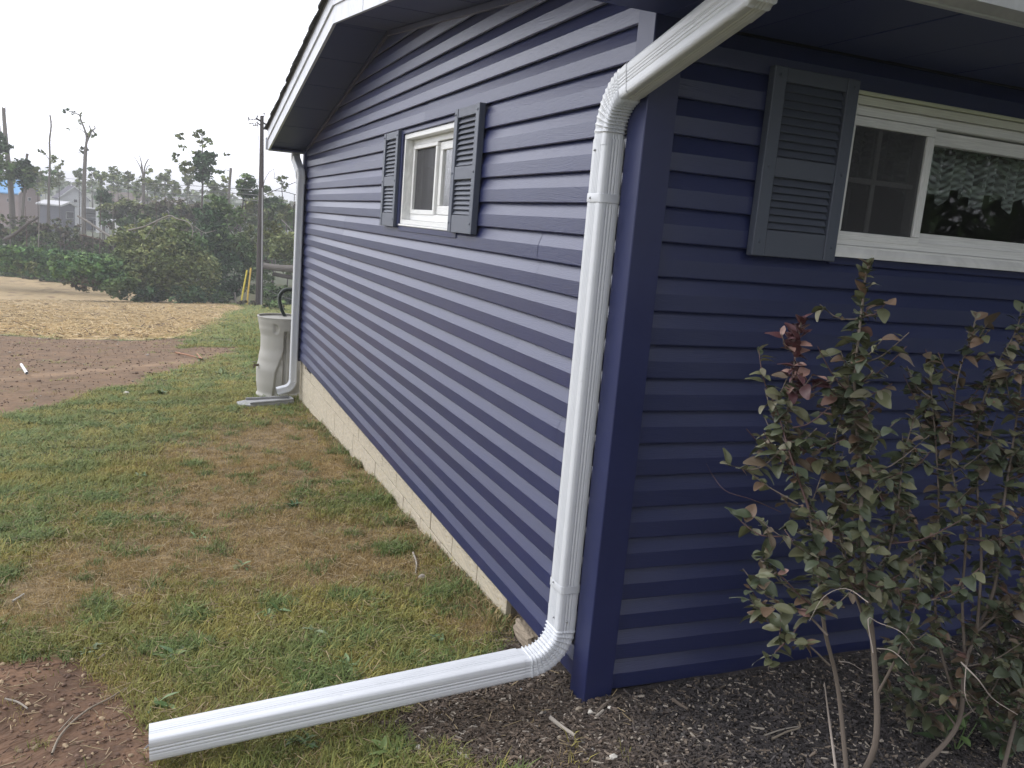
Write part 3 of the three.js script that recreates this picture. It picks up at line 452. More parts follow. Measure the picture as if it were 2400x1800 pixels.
// ------------------------------------------------------------------ rain barrel, hose, splash block
{
  const bx = -0.125, bz = -7.62, by = H(bx, bz) - 0.01, h = 0.925, b = thing('rain_barrel', [bx, by, bz], 'pale grey urn shaped rain barrel beside the far house corner', 'rain barrel');
  const prof = [[0, 0.262], [0.03, 0.268], [0.06, 0.255], [0.2, 0.268], [0.34, 0.272], [0.48, 0.25], [0.62, 0.232], [0.76, 0.234], [0.88, 0.255], [0.96, 0.268], [1, 0.276]];
  const rad = (t) => { for (let i = 0; i < prof.length - 1; i++) if (t <= prof[i + 1][0]) { const f = sstep(0, 1, (t - prof[i][0]) / (prof[i + 1][0] - prof[i][0])); return lerp(prof[i][1], prof[i + 1][1], f); } return 0.276; };
  const M2 = std(C(0.43, 0.415, 0.375), 0.62, { bumpMap: roughT, bumpScale: 0.0012 });
  const body = gridGeo(220, 70, (u, t) => { const a = u * Math.PI * 2; let r = rad(t); // a = 0 faces the camera (+z), growing to +x
    const ac = (a > Math.PI ? a - 2 * Math.PI : a) + 0.12, edge = -0.36 + 0.12 * Math.sin(t * 5) + 0.55 * sstep(0.28, 0.72, t), low = sstep(0.02, 0.06, t) * sstep(0.86, 0.74, t);
    r -= 0.034 * sstep(edge - 0.012, edge + 0.03, ac) * sstep(1.9, 1.7, ac) * low;
    r -= 0.03 * sstep(0.085, 0.06, Math.abs(ac - 0.19)) * sstep(0.14, 0.16, t) * sstep(0.84, 0.82, t);
    const dr = Math.hypot((ac + 0.33) * 0.25, (t - 0.87) * 0.92); r -= 0.022 * sstep(0.052, 0.042, dr) * sstep(0.55, 0.05, -(ac + 0.33) * 4 + 0.2);
    return [r * Math.sin(a), t * h, r * Math.cos(a)]; }, (u, v) => [u * 2, v]);
  part('body', body, M2, b);
  const rim = new THREE.TorusGeometry(0.272, 0.007, 8, 64); rim.rotateX(Math.PI / 2); rim.translate(0, h, 0); part('rim', strip(rim), M2, b);
  const lid = new THREE.CircleGeometry(0.265, 48); lid.rotateX(-Math.PI / 2); lid.translate(0, h - 0.02, 0); part('planter_tray', strip(lid), std(C(0.3, 0.29, 0.26), 0.8), b);
  const sp = [tube([V(-0.24, 0.37, 0.06), V(-0.3, 0.37, 0.075)], 0.016, 0.013, 10), tube([V(-0.3, 0.385, 0.075), V(-0.305, 0.335, 0.077)], 0.012, 0.011, 10), box(-0.325, -0.275, 0.4, 0.408, 0.066, 0.084, 0.003)]; part('spigot', sp, std(C(0.14, 0.11, 0.07), 0.4, { metalness: 0.5 }), b);
  const P = [[690, 680], [676, 678.5], [664, 682.5], [656, 694], [656.5, 712], [662, 730], [668, 742], [667, 751], [658, 755]].map(([u, v], i) => at(u, v, 10.02 + i * 0.012));
  const cv = new THREE.CatmullRomCurve3(P); const pts = []; for (let i = 0; i <= 40; i++) pts.push(cv.getPointAt(i / 40));
  const hose = tube(pts, 0.022, (f) => 0.0215 + 0.0035 * Math.sin(f * 300), 12, 220);
  const hm = obj('diverter_hose', hose, std(C(0.012, 0.02, 0.015), 0.35), 'black corrugated hose arching from far downspout into the barrel', 'hose');
  // splash block: tapered concrete tray with raised rims
  const sy = H(-0.33, -7.02) + 0.012, s = thing('splash_block', [-0.34, sy, -6.96], 'grey concrete splash block on the grass below the far downspout', 'splash block');
  s.rotation.z = 0.055; s.rotation.y = 0.1;
  const sm = std(C(0.36, 0.36, 0.36), 0.9, { map: dirtT, bumpMap: roughT, bumpScale: 0.006 });
  const sh = new THREE.Shape(); sh.moveTo(0.27, -0.09); sh.lineTo(-0.2, -0.13); sh.lineTo(-0.3, -0.07); sh.lineTo(-0.3, 0.07); sh.lineTo(-0.2, 0.13); sh.lineTo(0.27, 0.09); sh.closePath();
  const g = new THREE.ExtrudeGeometry(sh, { depth: 0.03, bevelEnabled: true, bevelSize: 0.004, bevelThickness: 0.004, bevelSegments: 1 }); g.rotateX(-Math.PI / 2); part('tray', strip(g), sm, s);
  const rimBar = (a, c) => { const d = V(c[0] - a[0], 0, c[1] - a[1]), q = box(0, d.length(), 0.034, 0.058, -0.013, 0.013, 0.006); q.rotateY(Math.atan2(-d.z, d.x)); q.translate(a[0], 0, a[1]); return q; };
  part('rim', [rimBar([0.27, -0.08], [-0.2, -0.12]), rimBar([-0.2, 0.12], [0.27, 0.08]), rimBar([0.262, -0.065], [0.262, 0.065])], sm, s);
}
// ------------------------------------------------------------------ lawn grass
function bladeGeo(r, n, spread, h0, h1, w, lean, flat) { // a tuft of bent tapered blades
  const P = [], I = [];
  for (let k = 0; k < n; k++) {
    const a = r() * 6.2832, d = Math.sqrt(r()) * spread, bx = Math.cos(a) * d, bz = Math.sin(a) * d, q = r() * 6.2832, h = lerp(h0, h1, r()), L = lean * (0.3 + r()) * h, fl = r() < flat ? 0.25 : 1;
    const dx = Math.cos(q), dz = Math.sin(q), px = -dz * w * (0.6 + 0.8 * r()), pz = dx * w * (0.6 + 0.8 * r()), LL = fl < 1 ? h * 1.1 : L, hh = h * fl, o = P.length / 3;
    P.push(bx - px, -0.01, bz - pz, bx + px, -0.01, bz + pz, bx + dx * LL * 0.35 - px * 0.8, hh * 0.62, bz + dz * LL * 0.35 - pz * 0.8, bx + dx * LL * 0.35 + px * 0.8, hh * 0.62, bz + dz * LL * 0.35 + pz * 0.8, bx + dx * LL, hh * (0.85 + 0.25 * r()), bz + dz * LL);
    I.push(o, o + 1, o + 2, o + 1, o + 3, o + 2, o + 2, o + 3, o + 4);
  }
  const g = new THREE.BufferGeometry(); g.setAttribute('position', new THREE.Float32BufferAttribute(P, 3)); g.setIndex(I); g.computeVertexNormals(); return g;
}
const leafMat = (rough = 0.7, tr = 0.25) => new THREE.MeshPhysicalMaterial({ color: 0xffffff, roughness: rough, side: THREE.DoubleSide, transmission: tr, thickness: 0, specularIntensity: 0.5 });
const grassM = std(C(1, 1, 1), 0.75);
{
  const r = rng(77), kinds = [bladeGeo(r, 20, 0.04, 0.01, 0.028, 0.001, 1.1, 0.35), bladeGeo(r, 22, 0.05, 0.008, 0.022, 0.001, 1.4, 0.5), bladeGeo(r, 16, 0.036, 0.014, 0.036, 0.0015, 1.3, 0.3), bladeGeo(r, 18, 0.055, 0.005, 0.014, 0.001, 1.9, 0.8)];
  const lists = kinds.map(() => []);
  const put = (x, z, s) => {
    const zn = zone(x, z); let dens = 1;
    if (zn === 'mulch_bed' || zn === 'dirt_patch') dens = 0.012; else if (zn !== 'lawn') dens = 0.015;
    if (r() > dens) return;
    if (x > -0.02 && z > -LEN && z < 0.03) return;
    const d = dryness(x, z), clump = fbm(x * 4.2 + 3, z * 4.2 + 8, 3) > 0.13 && fbm(x * 1.1 + 30, z * 1.1, 2) > -0.12 && zn === 'lawn' && (d < 0.7 || r() < 0.4), dry = !(clump && r() < 0.85) && r() < 0.2 + d * 0.8;
    const bare = fbm(x * 6 + 70, z * 6, 2) ; if (d > 0.55 && bare > 0.12 && r() < 0.6) return;
    const k = clump && !dry ? 2 : dry ? (r() < 0.5 ? 3 : r() < 0.5 ? 1 : 0) : (r() < 0.45 ? 2 : r() < 0.5 ? 0 : 1);
    const lush = 1 - d, m = 0.8 + 0.5 * r();
    let c;
    if (dry) { const t = r(); c = [lerp(0.26, 0.44, t) * m, lerp(0.18, 0.32, t) * m, lerp(0.066, 0.13, t) * m]; }
    else if (clump) { const t = r(); c = [lerp(0.085, 0.16, t) * m, lerp(0.135, 0.2, t) * m, lerp(0.032, 0.05, t) * m]; s *= 1.25; }
    else { const t = clamp(0.5 + 1.4 * fbm(x * 2.5 + 9, z * 2.5, 2) + 0.4 * (r() - 0.5) + 0.25 * d, 0, 1); c = [lerp(0.12, 0.3, t) * m, lerp(0.17, 0.255, t) * m, lerp(0.042, 0.06, t) * m]; }
    lists[k].push([x, H(x, z) + 0.002, z, s * (0.75 + 0.5 * r()) * (dry ? 0.95 : 0.9 + 0.5 * lush), r() * 6.28, c]);
  };
  const scatter = (x0, x1, z0, z1, per, s) => { const n = Math.round((x1 - x0) * (z1 - z0) * per); for (let i = 0; i < n; i++) put(lerp(x0, x1, r()), lerp(z0, z1, r()), s); };
  scatter(-2.3, 0.1, -2.2, 0.5, 2600, 0.9);
  scatter(-2.8, 0.05, -4.5, -2.2, 1800, 1.0);
  scatter(-3.6, 0.05, -8.5, -4.5, 900, 1.2);
  scatter(-4, 1.6, -14, -8.5, 330, 1.7);
  scatter(-4, 3, -20, -14, 130, 2.4);
  scatter(-1, 5, -42, -20, 40, 3.6);
  for (let i = 0; i < 1500; i++) { const z = -0.7 - 6.4 * r(), x = 0.02 - 0.1 * r() * r(), d = r() < 0.6, m = 0.7 + 0.5 * r(); if (N3(z * 2.3, 4) < -0.15) continue; lists[2].push([x, H(x, z), z, 0.9 + 1.1 * r() * r(), r() * 6.28, d ? [0.3 * m, 0.22 * m, 0.1 * m] : [0.13 * m, 0.18 * m, 0.05 * m]]); }
  const grp = new THREE.Group(); grp.name = 'grass'; tag(grp, 'short mixed green and tan lawn grass covering the slope beside the house', 'grass', null, 'stuff'); scene.add(grp);
  const mtx = new THREE.Matrix4(), q = new THREE.Quaternion(), e = new THREE.Euler(), col = new THREE.Color();
  lists.forEach((L, k) => { const im = new THREE.InstancedMesh(kinds[k], grassM, L.length); im.name = 'grass_blades'; L.forEach(([x, y, z, s, a, c], i) => { e.set((r() - 0.5) * 0.3, a, (r() - 0.5) * 0.3); q.setFromEuler(e); mtx.compose(V(x, y, z), q, V(s, Math.min(s, x > -0.09 && z < -0.6 ? 2.2 : 1.05) * (0.75 + 0.4 * r()) * (z < -4.5 ? 0.85 : 1), s)); im.setMatrixAt(i, mtx); im.setColorAt(i, col.setRGB(...c)); }); im.userData.kind = 'stuff'; shadow(im); grp.add(im); });
  console.log('tufts', lists.map((l) => l.length));
}
// ------------------------------------------------------------------ mulch chips, pebbles, straw litter
{
  const r = rng(91), mtx = new THREE.Matrix4(), q = new THREE.Quaternion(), e = new THREE.Euler(), col = new THREE.Color();
  const jag = (w, h, d) => { const g = strip(new THREE.BoxGeometry(w, h, d, 3, 1, 1)), p = g.attributes.position; for (let i = 0; i < p.count; i++) { const x = p.getX(i), y = p.getY(i), z = p.getZ(i), k = N3(x * 90, 3.1, z * 200); p.setXYZ(i, x + 0.12 * w * N3(x * 50, z * 300, 2), y + h * 0.5 * k, z * (1 - 0.5 * Math.abs(x) / w) + d * 0.3 * k); } g.computeVertexNormals(); return g; };
  const rock = (s) => { const g = new THREE.IcosahedronGeometry(1, 1), p = g.attributes.position, v = V(0, 0, 0); for (let i = 0; i < p.count; i++) { v.fromBufferAttribute(p, i); const k = 1 + 0.35 * N3(v.x * 1.7 + s, v.y * 1.7, v.z * 1.7); p.setXYZ(i, v.x * k, v.y * k * 0.6, v.z * k * 0.8); } g.computeVertexNormals(); return strip(g); };
  const chips = [jag(0.026, 0.004, 0.007), jag(0.016, 0.004, 0.008), jag(0.04, 0.004, 0.005), jag(0.012, 0.005, 0.009)];
  const make = (name, geos, n, place, color, scale, mat, label, cat) => {
    const grp = new THREE.Group(); grp.name = name; scene.add(grp); tag(grp, label, cat, null, 'stuff');
    const L = geos.map(() => []); for (let i = 0; i < n; i++) { const p = place(); if (p) L[Math.floor(r() * geos.length)].push(p); }
    L.forEach((l, k) => { if (!l.length) return; const im = new THREE.InstancedMesh(geos[k], mat, l.length); im.name = name + '_pieces'; im.userData.kind = 'stuff'; l.forEach(([x, z, lift], i) => { e.set((r() - 0.5) * 0.7, r() * 6.28, (r() - 0.5) * 0.6); q.setFromEuler(e); const s = scale(); mtx.compose(V(x, H(x, z) + lift, z), q, V(s, s, s)); im.setMatrixAt(i, mtx); im.setColorAt(i, col.setRGB(...color(x, z))); }); shadow(im); grp.add(im); });
  };
  const inBed = (x, z) => zone(x, z) === 'mulch_bed' || (z > -2 && z < 1 && N3(x * 3, z * 3) > 0.1 && inside(Z.mulch, x + 0.14, z + 0.05));
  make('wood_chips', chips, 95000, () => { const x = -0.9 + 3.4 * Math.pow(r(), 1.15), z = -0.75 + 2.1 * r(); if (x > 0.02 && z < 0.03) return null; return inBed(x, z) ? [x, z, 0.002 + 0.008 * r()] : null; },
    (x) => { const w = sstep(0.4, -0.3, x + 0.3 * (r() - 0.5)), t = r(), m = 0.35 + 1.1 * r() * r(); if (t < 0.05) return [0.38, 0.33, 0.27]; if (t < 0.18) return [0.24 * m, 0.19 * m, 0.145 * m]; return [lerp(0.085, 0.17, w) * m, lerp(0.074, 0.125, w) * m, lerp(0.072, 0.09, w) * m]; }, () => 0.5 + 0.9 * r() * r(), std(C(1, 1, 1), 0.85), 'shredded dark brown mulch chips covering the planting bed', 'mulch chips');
  make('pebbles', [rock(1), rock(2), rock(3)], 1500, () => { const x = -0.7 + 2.6 * r(), z = -0.5 + 1.6 * r(); if (x > 0.02 && z < 0.03) return null; return inBed(x, z) ? [x, z, 0.003] : null; }, () => { const t = 0.08 + 0.24 * r() * r(); return [t, t * 0.93, t * 0.85]; }, () => 0.004 + 0.009 * r() * r() * r(), std(C(1, 1, 1), 0.8), 'small grey and tan pebbles scattered in the mulch', 'pebbles');
  make('soil_litter', [jag(0.05, 0.0025, 0.003), jag(0.03, 0.002, 0.003), rock(5).scale(0.006, 0.006, 0.006), rock(6).scale(0.01, 0.008, 0.01)], 2600, () => { const x = -2.4 + 1.15 * r(), z = -1.2 + 1.4 * r(); return zone(x, z) === 'dirt_patch' ? [x, z, 0.002] : null; }, () => { const t = r(), m = 0.6 + 0.6 * r(); return t < 0.35 ? [0.36 * m, 0.27 * m, 0.17 * m] : [0.15 * m, 0.09 * m, 0.06 * m]; }, () => 0.4 + 0.8 * r(), std(C(1, 1, 1), 0.9), 'dead stalks and crumbs of soil lying on the bare patch', 'litter');
  make('dead_grass_litter', [jag(0.035, 0.0015, 0.002), jag(0.025, 0.0015, 0.002), jag(0.06, 0.0015, 0.002)], 7000, () => { const x = -2.4 + 2.5 * r(), z = -3.6 + 3.9 * r(); return zone(x, z) === 'lawn' || r() < 0.12 ? [x, z, 0.012 + 0.015 * r()] : null; }, () => { const m = 0.55 + 0.7 * r(); return [0.36 * m, 0.28 * m, 0.16 * m]; }, () => 0.5 + 0.9 * r(), std(C(1, 1, 1), 0.9), 'loose dead straw coloured stalks lying through the lawn', 'litter');
  make('straw_stalks', [jag(0.3, 0.008, 0.008), jag(0.2, 0.01, 0.01)], 26000, () => { const z = -46 + 32 * Math.pow(r(), 0.7), x = lerp(-14, 3, r()) * (-z / 20); return zone(x, z) === 'straw_field' ? [x, z, 0.015] : null; }, () => { const m = 0.6 + 0.6 * r(); return r() < 0.07 ? [0.1, 0.07, 0.05] : [0.56 * m, 0.43 * m, 0.24 * m]; }, () => 0.5 + 0.9 * r(), std(C(1, 1, 1), 0.9), 'loose golden straw scattered over the field', 'straw');
  make('soil_clods', [rock(8), rock(9)], 2600, () => { const z = -15.5 + 9.5 * r(), x = lerp(-6, 0.3, r()); return zone(x, z) === 'bare_soil' ? [x, z, 0.005] : null; }, () => { const m = 0.6 + 0.7 * r(); return r() < 0.1 ? [0.4 * m, 0.35 * m, 0.3 * m] : [0.17 * m, 0.115 * m, 0.085 * m]; }, () => 0.008 + 0.045 * r() * r() * r() * r(), std(C(1, 1, 1), 0.95), 'clods and stones on the bare brown soil strip', 'clods');
}
// ------------------------------------------------------------------ loose sticks and stones one can pick out
{
  const r = rng(13), barkM = std(C(0.3, 0.25, 0.19), 0.9, { map: dirtT }), greyM = std(C(0.36, 0.32, 0.27), 0.9, { map: dirtT }), darkM = std(C(0.14, 0.11, 0.085), 0.9), paleM = std(C(0.55, 0.52, 0.46), 0.85);
  const stick = (uvs, w, mat, label, cat = 'stick', lift = 0.012) => { const P = uvs.map(([u, v]) => { const p = ground(u, v); p.y += lift; return p; }); obj(cat === 'stick' ? 'stick' : cat, tube(P, w, w * 0.75, 7, Math.max(4, P.length * 4)), mat, label, cat); };
  stick([[1290, 1690], [1318, 1712], [1348, 1732]], 0.0085, greyM, 'weathered grey stick lying in the mulch in front of the corner post');
  stick([[1402, 1675], [1422, 1655], [1454, 1637]], 0.006, darkM, 'dark stick pointing away from the foot of the corner post');
  stick([[1396, 1688], [1414, 1672]], 0.006, greyM, 'short split stick beside the white stone at the corner post');
  stick([[1576, 1646], [1592, 1658], [1612, 1670]], 0.007, darkM, 'brown stick in the dark mulch below the front wall');
  stick([[1808, 1740], [1845, 1722], [1874, 1712], [1872, 1700]], 0.004, barkM, 'hooked tan stalk on the mulch beside the shrub stems', 'stalk');
  stick([[1790, 1732], [1830, 1718], [1870, 1710]], 0.003, greyM, 'thin straight straw across the hooked stalk on the mulch', 'stalk');
  stick([[122, 1775], [140, 1735], [170, 1700], [215, 1665], [255, 1645], [295, 1620]], 0.0045, barkM, 'long curved dead vine across the bare soil patch', 'vine');
  stick([[138, 1722], [158, 1700], [172, 1684]], 0.003, barkM, 'small side root beside the long vine on bare soil', 'vine');
  stick([[12, 1645], [40, 1652], [65, 1668]], 0.004, greyM, 'pale root piece at the left side of the bare soil patch');
  stick([[968, 1300], [976, 1325], [974, 1350]], 0.006, greyM, 'thin pale stick standing out of the grass near the foundation');
  stick([[30, 1415], [56, 1398]], 0.005, paleM, 'pale wood sliver on the grass at the left side of the lawn');
  stick([[228, 1553], [252, 1535]], 0.005, barkM, 'tan wood sliver at the edge between lawn and bare soil');
  stick([[432, 978], [446, 970]], 0.008, paleM, 'small pale sliver on the dry grass below the rain barrel');
  const stone = (u, v, s, mat, label) => { const g = new THREE.IcosahedronGeometry(1, 2), p = g.attributes.position, w = V(0, 0, 0), k0 = r() * 30; for (let i = 0; i < p.count; i++) { w.fromBufferAttribute(p, i); const k = 1 + 0.35 * N3(w.x * 1.3 + k0, w.y * 1.3, w.z * 1.3); p.setXYZ(i, w.x * k * s, w.y * k * s * 0.7, w.z * k * s * 0.85); } g.computeVertexNormals(); const q = ground(u, v); g.translate(q.x, q.y + s * 0.4, q.z); obj('stone', strip(g), mat, label, 'stone'); };
  stone(1384, 1672, 0.011, paleM, 'whitish stone in the mulch right of the corner post'); stone(1358, 1666, 0.014, barkM, 'tan stone against the foot of the corner post'); stone(1429, 1662, 0.01, paleM, 'small bright stone chip right of the split stick'); stone(1589, 1643, 0.01, paleM, 'round pale stone at the end of the brown stick');
  stone(1438, 1778, 0.014, paleM, 'flat pale wood block on the mulch at the bottom of the bed'); stone(1312, 1732, 0.011, barkM, 'brown stone left of the weathered stick end'); stone(1244, 1612, 0.017, darkM, 'dark clod under the lower elbow of the near downspout'); stone(1092, 1777, 0.011, paleM, 'white pebble in the grass below the extension pipe'); stone(296, 925, 0.035, paleM, 'white scrap lying on the lawn left of the rain barrel'); stone(988, 1356, 0.02, greyM, 'grey stone half hidden in the lawn by the foundation'); stone(980, 1757, 0.013, paleM, 'pale leaf scrap in the grass below the pipe');
  const w = obj('white_stake', tube([(() => { const p = ground(63, 884); p.y += 0.05; return p; })(), (() => { const p = ground(50, 872); p.y += 0.1; return p; })()], 0.02, 0.018, 6), std(C(0.75, 0.75, 0.75), 0.6), 'short white plastic piece lying on the brown soil', 'scrap');
  // orange roots dug up beside the lawn tongue
  stick([[412, 832], [440, 838], [470, 846]], 0.014, std(C(0.32, 0.16, 0.09), 0.8), 'reddish root lying on the soil next to the lawn tongue', 'root', 0.04); stick([[462, 835], [468, 842], [474, 847]], 0.012, std(C(0.34, 0.17, 0.1), 0.8), 'short reddish root crossing the long one', 'root', 0.04);
}
// ------------------------------------------------------------------ broadleaf weeds in the lawn
const leafShape = (L, W, fold, curl, nu = 4, nv = 5, teeth = 0) => gridGeo(nu, nv, (u, v) => { const s = u * 2 - 1, w = W * Math.pow(Math.sin(Math.PI * clamp(v * 0.93 + 0.035, 0, 1)), 0.75) * (1 - 0.25 * v) * (1 + teeth * Math.sin(v * 60)); return [s * w, Math.abs(s) * w * fold - curl * v * v * L + 0.02 * L * Math.sin(v * 9 + s * 2), v * L]; });
{
  const r = rng(31), wm = [C(0.065, 0.125, 0.038), C(0.095, 0.16, 0.045), C(0.13, 0.18, 0.05), C(0.14, 0.185, 0.095)].map((c) => std(c, 0.55));
  const lg = [leafShape(0.09, 0.02, 0.25, 0.35), leafShape(0.07, 0.014, 0.3, 0.5), leafShape(0.11, 0.016, 0.2, 0.6)];
  const spots = [[560, 1330, 'crab like weed tuft in the middle of the tan lawn', 0.8, 2], [470, 1265, 'low green weed on the driest part of the lawn', 0.7, 1], [900, 1470, 'dark broad weed near the foundation end', 0.9, 0], [745, 1485, 'silvery green weed in the near lawn above the pipe', 1, 3], [640, 1440, 'green weed clump in the near lawn left of the silvery one', 1, 1], [215, 1530, 'pale rosette weed at the edge of the bare soil', 0.8, 3], [1020, 1510, 'dark weed tuft close behind the lower elbow', 1, 0], [820, 1560, 'broad leaved weed behind the extension pipe', 1.05, 1], [400, 1545, 'tufted weed at the lawn edge above the pipe end', 1.1, 0], [905, 1775, 'yellow green dandelion in front of the extension pipe', 1.1, 2], [720, 1745, 'dark leafy weed below the middle of the extension pipe', 1.1, 0], [380, 1660, 'low weed behind the open end of the pipe', 0.9, 1], [1000, 1590, 'long leaved weed beside the mulch edge', 0.9, 1], [330, 1120, 'green weed on the left lawn', 0.9, 1], [690, 1190, 'green weed patch on dry lawn toward the foundation', 0.9, 0], [520, 880, 'bright green weed clump beside the rain barrel', 1.8, 2], [470, 845, 'yellow green weed clump at the lawn tongue', 1.6, 2], [380, 925, 'pale green weed clump in the far lawn', 1.4, 2]];
  for (const [u, v, label, s, ci] of spots) { const p = ground(u, v), t = thing('weed', [p.x, p.y + 0.006, p.z], label, 'weed'), n = 9 + Math.floor(r() * 7);
    for (let i = 0; i < n; i++) { const m = part('leaf', lg[Math.floor(r() * 3)], wm[r() < 0.7 ? ci : Math.floor(r() * 4)], t); m.rotation.set(-0.15 - 0.9 * r(), i / n * 6.28 + r() * 1.1, (r() - 0.5) * 0.8, 'YXZ'); m.position.set((r() - 0.5) * 0.05, 0, (r() - 0.5) * 0.05); const k = s * (0.38 + 0.42 * r()); m.scale.set(k, k, k); } }
}
